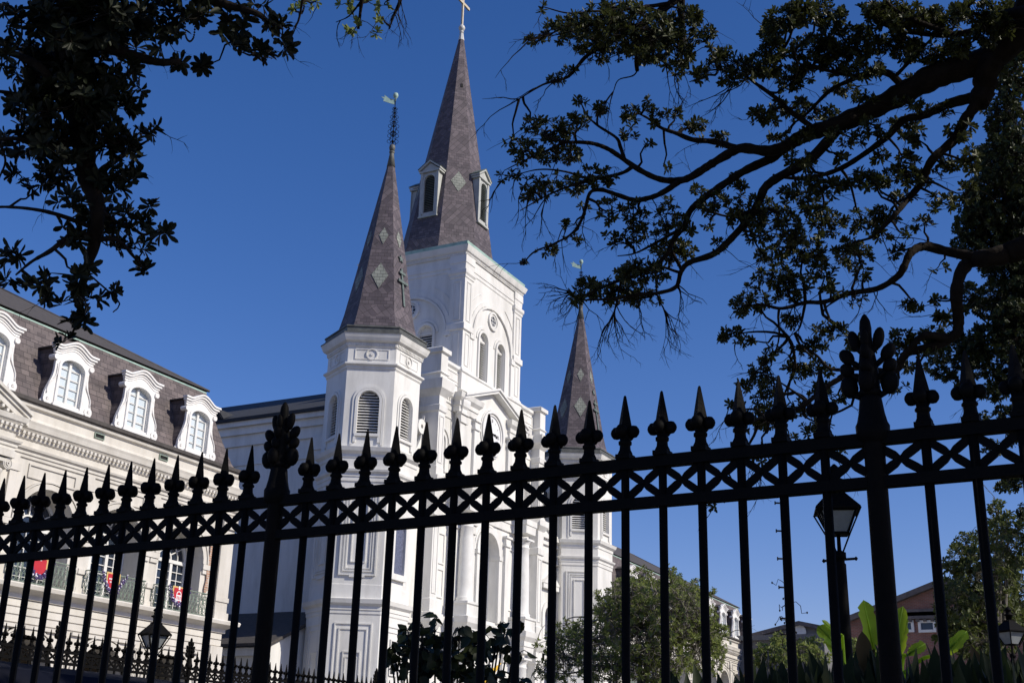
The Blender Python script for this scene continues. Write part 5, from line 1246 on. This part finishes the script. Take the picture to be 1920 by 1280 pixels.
# unseen limbs and leaves added overhead, out of the picture, to shade fence and trees
for i in range(8):
    a = R(190+i*19); q = Vector((13.2+9*math.cos(a), -1.2+7.5*math.sin(a), rr_.uniform(7.5, 9.5)))
    if q.y > -1.4: q.y = -1.6
    C_ = limb(tr, [TB, TB.lerp(q, .35)+Vector((0, 0, 1.6)), TB.lerp(q, .7)+Vector((0, 0, 1.2)), q], .2, .03, 7)
gaps = [(at(1630, 1175, 9), .75), (at(1695, 1190, 9), .7), (at(1790, 1205, 9), .5), (at(1550, 1190, 10), .6), (at(1370, 130, 12), .9), (at(1500, 60, 12), .8), (at(1640, 110, 12), .5), (at(1860, 60, 12), .6)]  # holes left in the added crown so sun reaches bananas and oak sprays
for i in range(5200):
    x = rr_.uniform(-1.5, 15.5); y = rr_.uniform(-13.5, 3.2); z = rr_.uniform(8.3, 11.0) - .012*((x-8)**2+(y+5)**2)
    el_ = math.degrees(math.atan2(z-EYE, math.hypot(x, y))); az_ = math.degrees(math.atan2(y, x))
    if el_ < 45 and -2 < az_ < 60: continue
    if x > 7 and noise.noise(Vector((x*.45, y*.45, 3.3))) < -.12: continue
    P_ = Vector((x, y, z))
    if any((P_-T_).cross(sd).length < r__ for T_, r__ in gaps): continue
    lf.rosette(P_, Vector((rr_.uniform(-.5, .5), rr_.uniform(-.5, .5), 1)), rr_.uniform(.22, .34), 7, .5, rr_)
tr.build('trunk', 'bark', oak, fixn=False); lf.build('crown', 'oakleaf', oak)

# --- tree at the left: a branch hanging into the picture
rl_ = random.Random(5)
mg = thing('hanging_tree', (1.6, 7.4, 0), 'dark glossy-leaved branches hanging down into the upper left corner', 'tree')
DL = DCUR = 7.0; tr = MB(); nodes = []; rr_ = rl_
tr.tube(catmull([(1.6, 7.4, 0), (1.62, 7.4, .6), (1.7, 7.3, 2.4), (1.9, 7.1, 4.4)], 4), [.36, .31, .27, .25, .24, .23, .23, .22, .22, .22, .21, .21, .2][:13], 10)
px_limb([(1.9, 7.1, 4.3), (2.3, 6.7, 5.4), (3.0, 6.1, 5.9), (118, -130), (140, -20), (138, 90), (148, 190), (155, 260), (165, 330), (182, 390), (178, 450), (158, 520), (150, 580), (140, 615)], .15, .003, DL, DL, 9)
px_limb([(145, 20), (190, 78), (230, 98), (262, 108), (300, 117), (340, 116)], .045, .016, DL, DL-.1)
px_limb([(2.3, 6.7, 5.4), (230, -110), (330, -25), (380, -5), (428, 10), (480, 25), (505, 42), (530, 55)], .05, .006, DL, DL-.2)
px_limb([(430, 10), (438, 50), (450, 80), (480, 105), (500, 122)], .016, .004); px_limb([(330, -20), (338, 10), (345, 45)], .02, .006)
px_limb([(178, 420), (130, 445), (95, 470), (60, 490), (30, 515)], .022, .005); px_limb([(160, 410), (110, 403), (60, 392), (10, 388), (-25, 390)], .014, .006)
px_limb([(182, 395), (215, 415), (245, 425), (270, 440), (300, 430)], .018, .005); px_limb([(165, 330), (210, 305), (250, 280), (280, 262)], .025, .005); px_limb([(180, 440), (220, 450), (250, 480), (270, 505)], .016, .005)
px_limb([(60, 505), (75, 535), (85, 560)], .010, .004); px_limb([(150, 190), (90, 200), (40, 180), (-10, 170)], .03, .008); px_limb([(148, 150), (80, 130), (20, 100), (-30, 90)], .03, .01); px_limb([(155, 260), (90, 275), (30, 260), (-20, 265)], .03, .008)
px_limb([(200, 530), (218, 560), (222, 575), (212, 585)], .006, .003); px_limb([(0, 270), (10, 300), (0, 330), (-10, 350)], .008, .004)
left_blobs = [(40, 30, 36, 36, .7), (95, 25, 30, 30), (150, 30, 90, 55, 1.5), (230, 40, 55, 36, 1.1), (300, 40, 48, 36, .8), (372, 25, 28, 22), (440, 50, 32, 34), (438, 92, 18, 14, .8), (495, 110, 14, 14), (470, 95, 18, 10, .8), (520, 52, 17, 32), (532, 88, 12, 9), (485, 10, 14, 8), (20, 100, 26, 36, .8), (80, 130, 58, 46, 1.3), (170, 120, 58, 56, 1.7), (250, 135, 24, 18, .9), (40, 180, 36, 26, .9), (120, 200, 66, 46, 1.5), (205, 200, 55, 36, 1.2), (262, 165, 12, 11), (40, 258, 38, 32, 1.1), (110, 270, 48, 38, 1.4), (200, 270, 48, 36, 1.2), (258, 268, 34, 30), (282, 238, 12, 16), (40, 322, 22, 18, .8), (100, 330, 46, 25), (200, 340, 46, 28, 1.1), (255, 330, 20, 10), (287, 385, 12, 9), (70, 350, 20, 12, .7), (125, 380, 36, 20, .8), (200, 400, 46, 28, 1.1), (250, 410, 26, 22), (305, 432, 14, 10), (132, 440, 34, 24, .9), (200, 460, 36, 26, .9), (262, 468, 20, 18, .8), (275, 505, 14, 11), (40, 482, 28, 20, .8), (20, 520, 18, 10, .8), (62, 532, 24, 14, .9), (95, 512, 12, 10, .6), (150, 520, 24, 36, 1.1), (130, 562, 32, 12, .7), (95, 555, 10, 9), (208, 540, 13, 13), (175, 560, 14, 12, .8), (150, 600, 22, 18), (122, 640, 13, 10), (165, 590, 14, 14, .7), (340, 115, 12, 9, .8), (378, 127, 8, 10), (255, 95, 12, 16, .7), (300, 80, 20, 16, .5), (150, -40, 100, 40, 1.3), (300, -30, 120, 25)]
lf = Leaves(); foliage(lf, tr, left_blobs, nodes, DL, .080, rl_, .5, 10, 2.9, connect=.006, wr=.36, bare_p=.08)
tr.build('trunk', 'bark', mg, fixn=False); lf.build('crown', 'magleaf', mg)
# bead strings caught in it
for k, (pts, lab) in enumerate(((((349, 20), (347, 48), (349, 70), (356, 78), (363, 70), (366, 48), (368, 28)), 'loop of dark beads hanging from a twig at the top of the picture'), (((44, 180), (41, 205), (38, 226)), 'short straight bead string hanging among the dense leaves at far left'), (((49, 182), (46, 205), (44, 224)), 'bead string caught beside another among the dense leaves at far left, slightly to its right'))):
    C_ = catmull([at(x, y, DL-.1) for x, y in pts], 9); b = MB()
    for i, p in enumerate(C_[::2 if k == 0 else 2]): b.lathe(p, [(.002, -.0065), (.0065, 0), (.002, .0065)], 6)
    b.tube(C_, .0012, 3); tag(b.build('bead_string', 'bead'), lab, 'beads', 'bead strings in the left tree')

# --- twigs hanging at the top centre
tc_ = thing('hanging_twigs_tree', (7.8, 14.5, 0), 'small sunlit leafy twigs dipping in at the top edge left of the tallest spire', 'tree')
rr_ = random.Random(21); tr = MB(); nodes = []; DT = DCUR = 13
tr.tube(catmull([(7.8, 14.5, 0), (7.8, 14.4, 2.5), (7.9, 14.1, 6.5), (8.3, 13.2, 9.0)], 4), [.34, .3, .28, .27, .26, .25, .25, .24, .23, .22, .21, .2, .18][:13], 10)
px_limb([(8.3, 13.2, 9.0), (8.6, 13.0, 10.6), (120, -420), (420, -300), (620, -150), (690, -60), (735, -20), (750, 0), (738, 30), (730, 55)], .09, .006, DT, DT)
px_limb([(690, -60), (680, -10), (676, 20), (672, 55)], .03, .012); px_limb([(678, 0), (655, 30), (630, 42)], .012, .004); px_limb([(620, -150), (575, -30), (562, 30), (555, 50), (545, 75)], .02, .004)
foliage(lf2 := Leaves(), tr, [(650, 8, 22, 16), (690, 2, 30, 14), (720, 8, 14, 9), (660, 55, 9, 8), (665, 40, 9, 8), (716, 32, 10, 9), (708, 62, 14, 8), (570, 12, 18, 9), (595, 2, 18, 6), (555, 18, 9, 6)], nodes, DT, .08, rr_, .4, 8, 1.2, bare_p=.5)
for px, py in ((745, 5), (770, 10), (780, 0), (740, 20), (700, 40), (640, 30), (560, 40)):
    p0 = at(px, py, DT); bare(tr, min(nodes, key=lambda q: (q-p0).length_squared), rt*rr_.uniform(-.4, .3)+dn, rr_.uniform(.25, .5), .006, rr_, 0)
tr.build('trunk', 'bark', tc_, fixn=False); lf2.build('crown', 'oliveleaf', tc_)

# --- dense small-leaved tree behind the oak, right edge
dt_ = thing('dense_tree', (25.5, .3, 0), 'dense small-leaved tree filling the right edge behind the oak limbs', 'tree')
rr_ = random.Random(31); tr = MB(); nodes = []; DD = 24.0
tr.tube(catmull([(25.5, .3, 0), (25.4, .35, 3), (25.1, .6, 6.5), (24.6, .7, 9.5)], 4), [.4, .34, .3, .29, .28, .27, .26, .25, .24, .22, .2, .18, .16][:13], 10); nodes += [Vector((24.6, .7, 9.5)), Vector((25.1, .6, 6.5))]
px_limb([(25.1, .6, 6.5), (1960, 700), (1905, 640), (1860, 610), (1820, 640)], .08, .02, DD, DD); px_limb([(25.1, .6, 6.5), (1980, 500), (1920, 420), (1880, 360), (1870, 300)], .1, .02, DD, DD); px_limb([(24.6, .7, 9.5), (1960, 300), (1910, 200), (1880, 150)], .08, .02, DD, DD)
lf = Leaves(); foliage(lf, tr, [(1900, 150, 32, 46, .9), (1885, 230, 36, 50), (1880, 300, 46, 46, 1.2), (1865, 360, 55, 40, 1.1), (1850, 425, 62, 42, 1.1), (1905, 420, 40, 60, 1.3), (1890, 500, 50, 40, 1.2), (1870, 565, 50, 36, 1.1), (1900, 620, 44, 60, 1.3), (1845, 640, 34, 34), (1800, 640, 30, 20, .7), (1770, 690, 38, 20, .6), (1760, 660, 24, 20, .8), (1830, 690, 30, 22, .8), (1890, 705, 42, 32), (1865, 735, 26, 20, .8), (1890, 775, 28, 14, .7), (1845, 790, 14, 20, .6), (1910, 820, 20, 18, .7), (1900, 900, 20, 22), (1880, 915, 16, 9, .7), (1915, 960, 10, 14), (1960, 500, 60, 250, .8), (1850, 200, 12, 16, .6), (1830, 390, 34, 40, .7), (1815, 460, 30, 26, .6), (1910, 300, 30, 60), (1860, 480, 40, 30), (1815, 560, 24, 30, .7), (1915, 560, 30, 60), (1850, 300, 26, 30, .7), (1905, 90, 20, 30, .6), (1820, 665, 30, 20), (1790, 710, 24, 14, .6), (1860, 840, 22, 14, .5), (1915, 720, 20, 40)], nodes, DD, .085, rr_, 2.4, 9, 3.6, wr=.46, bare_p=.05)
tr.build('trunk', 'bark', dt_, fixn=False); lf.build('crown', 'bgleaf', dt_)

# --- distant trees and bushes
def bush_tree(nm, base, label, cat, blobs, dist, L, m, rs, dens=1.2, bark='palebark', wr=.4, tr_r=.12, spread=1.5, bare_p=.1, group=None, k=8):
    global rr_, tr, nodes
    o = thing(nm, base, label, cat, group); rr_ = random.Random(rs); tr = MB(); nodes = []
    bx, by, _ = base; top = at(blobs[0][0], blobs[0][1], dist)
    for i in range(5):
        t_ = at(*blobs[i % len(blobs)][:2], dist); C_ = limb(tr, [(bx+rr_.uniform(-.1, .1), by+rr_.uniform(-.1, .1), 0), (bx+rr_.uniform(-.25, .25), by+rr_.uniform(-.25, .25), top.z*.3), Vector((bx, by, top.z*.4)).lerp(t_, .55), t_], tr_r, .015, 6); nodes.extend(C_[6:])
    lv = Leaves(); foliage(lv, tr, blobs, nodes, dist, L, rr_, spread, k, dens, wr=wr, bare_p=bare_p)
    tr.build('trunk', bark, o, fixn=False); lv.build('crown', m, o); return o
q = at(1190, 1270, 17.5)
bush_tree('olive_tree', (q.x, q.y, 0), 'bushy olive-green tree in front of the right end of the cathedral', 'tree',
 [(1200, 1180, 70, 60), (1270, 1150, 60, 60), (1225, 1110, 40, 34), (1285, 1110, 30, 24), (1160, 1150, 44, 40), (1320, 1160, 26, 30), (1345, 1200, 20, 34, .8), (1080, 1190, 30, 24, .7), (1120, 1200, 60, 50, .8), (1310, 1200, 40, 60), (1180, 1120, 45, 40, .9), (1060, 1230, 40, 50, .6), (1200, 1090, 30, 26, .8), (1260, 1090, 22, 22, .9), (1255, 1070, 12, 12), (1300, 1130, 20, 22, .8), (1338, 1110, 9, 8), (1130, 1140, 30, 24, .7), (1062, 1172, 18, 14, .6), (1120, 1115, 10, 8), (1040, 1200, 18, 24, .5), (1230, 1240, 70, 40), (1140, 1250, 60, 35, .8), (1340, 1230, 20, 36, .8), (1020, 1255, 20, 24, .6), (1010, 1205, 10, 6), (1355, 1180, 10, 16, .7), (1308, 1090, 7, 6), (1205, 1062, 5, 4)], 17.5, .054, 'oliveleaf', 41, 2.3, spread=2.2, bare_p=.16, wr=.34)
q = at(1850, 1250, 27)
bush_tree('magnolia_tree', (q.x, q.y, 0), 'tall broad-leaved tree beside the brick building at far right', 'tree',
 [(1850, 1090, 60, 70, 1.2), (1800, 1080, 38, 60), (1890, 1020, 36, 60), (1870, 960, 18, 24), (1880, 990, 26, 20), (1810, 1020, 34, 22), (1790, 1130, 40, 40), (1850, 1160, 70, 40, 1.2), (1910, 1100, 30, 60), (1845, 1000, 18, 16), (1770, 1110, 16, 30, .8), (1760, 1110, 10, 10), (1900, 1180, 30, 40), (1785, 1180, 40, 34), (1830, 1205, 60, 30)], 27, .125, 'darkolive', 43, 2.4, spread=3, tr_r=.2)
for i, (px, py, rx, ry, dd, lb) in enumerate(((1440, 1222, 26, 18, 24, 'small pale green bush at the foot of the distant low building'), (1462, 1205, 14, 22, 26, 'upright small bush beside the utility pole base'), (1515, 1212, 34, 16, 24, 'loose green bush below the grey gable'), (1618, 1215, 24, 20, 22, 'green bush behind the banana leaf right of the lantern post'))):
    q = at(px, py+40, dd); bush_tree('bush', (q.x, q.y, 0), lb, 'bush', [(px, py, rx, ry), (px-8, py+10, rx, ry), (px+8, py+20, rx, ry)], dd, .09, 'oliveleaf', 50+i, 2.2, tr_r=.03, spread=.8, group='small bushes beyond the square')

# --- broad-leaved shrub behind the fence, centre
sh = thing('broad_leaved_shrub', tuple(at(850, 1350, 6.3).xy)+(0,), 'dark shrub with broad rounded leaves just behind the fence before the cathedral door', 'shrub')
r_ = random.Random(8); tr = MB(); lf = Leaves(); base = Vector((sh.location.x, sh.location.y, .0)); DS = 6.3
clusters = [(740, 1215, 14, 8, 3), (757, 1195, 16, 14, 8), (765, 1185, 12, 8, 4), (815, 1165, 12, 14, 6), (800, 1190, 26, 18, 14), (850, 1200, 34, 20, 26), (790, 1225, 34, 24, 26), (840, 1240, 44, 26, 42), (890, 1215, 26, 22, 18), (905, 1190, 22, 14, 9), (930, 1200, 16, 12, 7), (945, 1190, 12, 10, 4), (940, 1170, 12, 6, 3), (975, 1170, 8, 8, 3), (970, 1182, 5, 8, 2), (920, 1220, 14, 10, 5), (950, 1220, 12, 10, 4), (975, 1222, 8, 8, 3), (865, 1265, 50, 18, 26), (790, 1262, 34, 18, 20), (930, 1270, 40, 12, 16), (755, 1250, 14, 10, 6), (735, 1240, 10, 8, 4), (790, 1170, 5, 9, 2), (862, 1180, 8, 6, 2), (905, 1255, 16, 10, 5), (980, 1275, 14, 8, 4), (748, 1222, 20, 6, 3)]
for px, py, rx, ry, n in clusters:
    c0 = at(px, py, DS+r_.uniform(-.25, .25)); tr.tube(catmull([base+Vector((r_.uniform(-.1, .1), r_.uniform(-.1, .1), .0)), base.lerp(c0, .5)+Vector((0, 0, .15)), c0], 4), [.012, .011, .010, .009, .008, .007, .006, .005, .004][:9], 4)
    for i in range(int(n*1.25)):
        p = at(px+r_.gauss(0, .55)*rx, py+r_.gauss(0, .55)*ry, DS+r_.uniform(-.3, .3)); tr.tube([c0, c0.lerp(p, .6)+Vector((0, 0, .01)), p], .0022, 3, cap=False)
        d = Vector((r_.uniform(-1, 1), r_.uniform(-1, 1), r_.uniform(-1.2, .3))); lf.add(p, d, Vector((r_.uniform(-1, .2), r_.uniform(-1, .6), r_.uniform(.0, 1))), r_.uniform(.050, .072), r_.uniform(.040, .056))
tr.build('stems', 'bark', sh, fixn=False); lf.build('foliage', 'budleaf', sh, ((.06, .36), (.38, .54), (.74, .30)), .12)

# --- blade helper for the spear-leaved plants and bananas
def blade(mb, p, tip, width, droop, nrm, n=9, peak=.4, mi=0, ragged=0, r_=random, fold=.18, blunt=1.4):
    d = tip-p; L = d.length; side = d.cross(nrm).normalized(); up = side.cross(d).normalized(); rows = []
    for i in range(n+1):
        t = i/n; c = p+d*t+up*(droop*L*(t-t*t)*1.2)
        wv = width*(math.sin(PI*min(1, t/peak)/2) if t < peak else math.cos(PI/2*((t-peak)/(1-peak))**blunt))
        w1, w2 = wv, wv
        if ragged and 0 < i < n: w1 *= 1-ragged*r_.random(); w2 *= 1-ragged*r_.random()
        rows.append((c+side*w1/2+up*wv*fold, c, c-side*w2/2+up*wv*fold))
    V = [q for r3 in rows for q in r3]; Fc_ = []
    for i in range(n): k = i*3; Fc_ += [(k, k+1, k+4, k+3), (k+1, k+2, k+5, k+4)]
    mb.add(V, Fc_, mi, True)
# spear-leaved plants in a bed just inside the fence
r_ = random.Random(17); spots = []
sp_px = [(1432, 1228), (1466, 1236), (1500, 1232), (1532, 1228), (1564, 1230), (1596, 1222), (1628, 1226), (1655, 1212), (1684, 1222), (1718, 1212), (1752, 1208), (1784, 1212), (1820, 1206), (1854, 1216), (1886, 1208), (1918, 1200), (1262, 1262), (1300, 1240), (1345, 1258), (1385, 1245), (1415, 1240), (1452, 1252), (1482, 1222), (1515, 1215), (1548, 1222), (1580, 1215), (1612, 1198), (1640, 1205), (1668, 1225), (1700, 1218), (1735, 1200), (1768, 1190), (1800, 1225), (1838, 1210), (1868, 1195), (1905, 1205)]
tips_extra = {4: (1290, 1225)}
for i, (px, py) in enumerate(sp_px):
    dist = 5.4+.5*math.sin(i*2.3); top = at(px, py, dist); bx, by = top.x+r_.uniform(-.1, .1), top.y+r_.uniform(-.12, .12)
    b = MB()
    for k in range(15):
        t = top if k == 0 else at(px+r_.uniform(-48, 48), py+r_.uniform(8, 95), dist+r_.uniform(-.3, .3))
        L = r_.uniform(.42, .6); a = Vector((bx-t.x, by-t.y, 0)); p = t+Vector((a.x*.5+r_.uniform(-.08, .08), a.y*.5+r_.uniform(-.12, .12), -L)); p.z = max(.3, p.z)
        blade(b, p, t, r_.uniform(.085, .12), r_.uniform(-.12, .12), Vector((r_.uniform(-1, .1), r_.uniform(-.8, .5), r_.uniform(-.1, .3))), 8, .38, 1 if r_.random() < .05 else 0, fold=.16)
        b.tube([Vector((bx+r_.uniform(-.06, .06), by+r_.uniform(-.06, .06), 0)), Vector((bx, by, 0)).lerp(p, .6), p+(t-p)*.02], .008, 4, 0)
    o = b.build('spear_leaved_plant', ['spear', 'drybrown'], fixn=False)
    tag(o, 'dark spear-leaved plant in the bed just inside the fence', 'plant', 'spear-leaved plants along the fence')
b = MB(); c0 = at(1622, 1262, 5.3)
blade(b, c0, at(1616, 1182, 5.3), .065, .1, Vector((-1, -.4, .2)), 8, .5); blade(b, c0+Vector((0, .05, -.05)), at(1640, 1215, 5.3), .07, -.3, Vector((-1, .3, .2)), 8, .5)
b.tube([Vector((c0.x, c0.y, 0)), c0], .01, 5); tag(b.build('withered_plant', 'drybrown', fixn=False), 'brown withered leaf stem in front of the bright banana leaf', 'plant')

# banana plants, back-lit
def banana(spec, base, label):
    o = thing('banana_plant', base, label, 'banana plant', 'banana plants inside the fence'); bp = Vector(base)
    b = MB(); zt = min(s[0].z for s in spec)-.1; b.tube([bp, bp+Vector((0, 0, zt*.6)), bp+Vector((0, 0, zt))], [.09, .075, .05], 9); b.build('stem', 'banana', o)
    for k, (p, t, wd, dr, nr) in enumerate(spec):
        b = MB(); top = bp+Vector((0, 0, zt-.02)); b.tube(catmull([top, top.lerp(p, .6)+Vector((0, 0, .05)), p], 4), [.02, .018, .016, .015, .014, .013, .012, .011, .01][:9], 5)
        b.tube([p, p.lerp(t, .5)+(t-p).cross(nr).normalized().cross(t-p).normalized()*(dr*(t-p).length*.30), t], [.010, .007, .003], 4)
        blade(b, p, t, wd, dr, nr, 16, .45, 0, .28, random.Random(k+int(wd*100)), .10, 5.0); b.build('leaf', 'banana', o)
N1 = Vector((-.9, -.35, .1))
d1 = 9.0
banana([(at(1640, 1225, d1), at(1619, 1124, d1), 0.122, .06, N1), (at(1668, 1215, d1), at(1652, 1165, d1-.2), 0.079, .1, Vector((-.8, -.6, .2)))], tuple(at(1645, 1300, d1).xy)+(0,), 'bright back-lit banana plant with one tall upright leaf left of the thick fence post')
banana([(at(1675, 1232, d1), at(1693, 1136, d1), 0.094, -.1, N1), (at(1690, 1235, d1), at(1694, 1160, d1+.2), 0.122, .25, Vector((-.9, .2, .3))), (at(1700, 1228, d1), at(1735, 1206, d1), 0.086, .2, N1), (at(1765, 1232, d1), at(1813, 1182, d1), 0.101, .25, N1)], tuple(at(1690, 1300, d1).xy)+(0,), 'bright banana plant with tattered arching leaves right of the thick fence post')
banana([(at(1575, 1215, 10), at(1533, 1173, 10), 0.115, .2, N1), (at(1580, 1190, 10), at(1541, 1162, 10), 0.072, -.2, Vector((-.5, -.2, .8))), (at(1575, 1235, 10), at(1548, 1195, 10), 0.086, .3, N1)], tuple(at(1585, 1290, 10).xy)+(0,), 'banana plant with pale torn leaves beside the lantern lamp post')
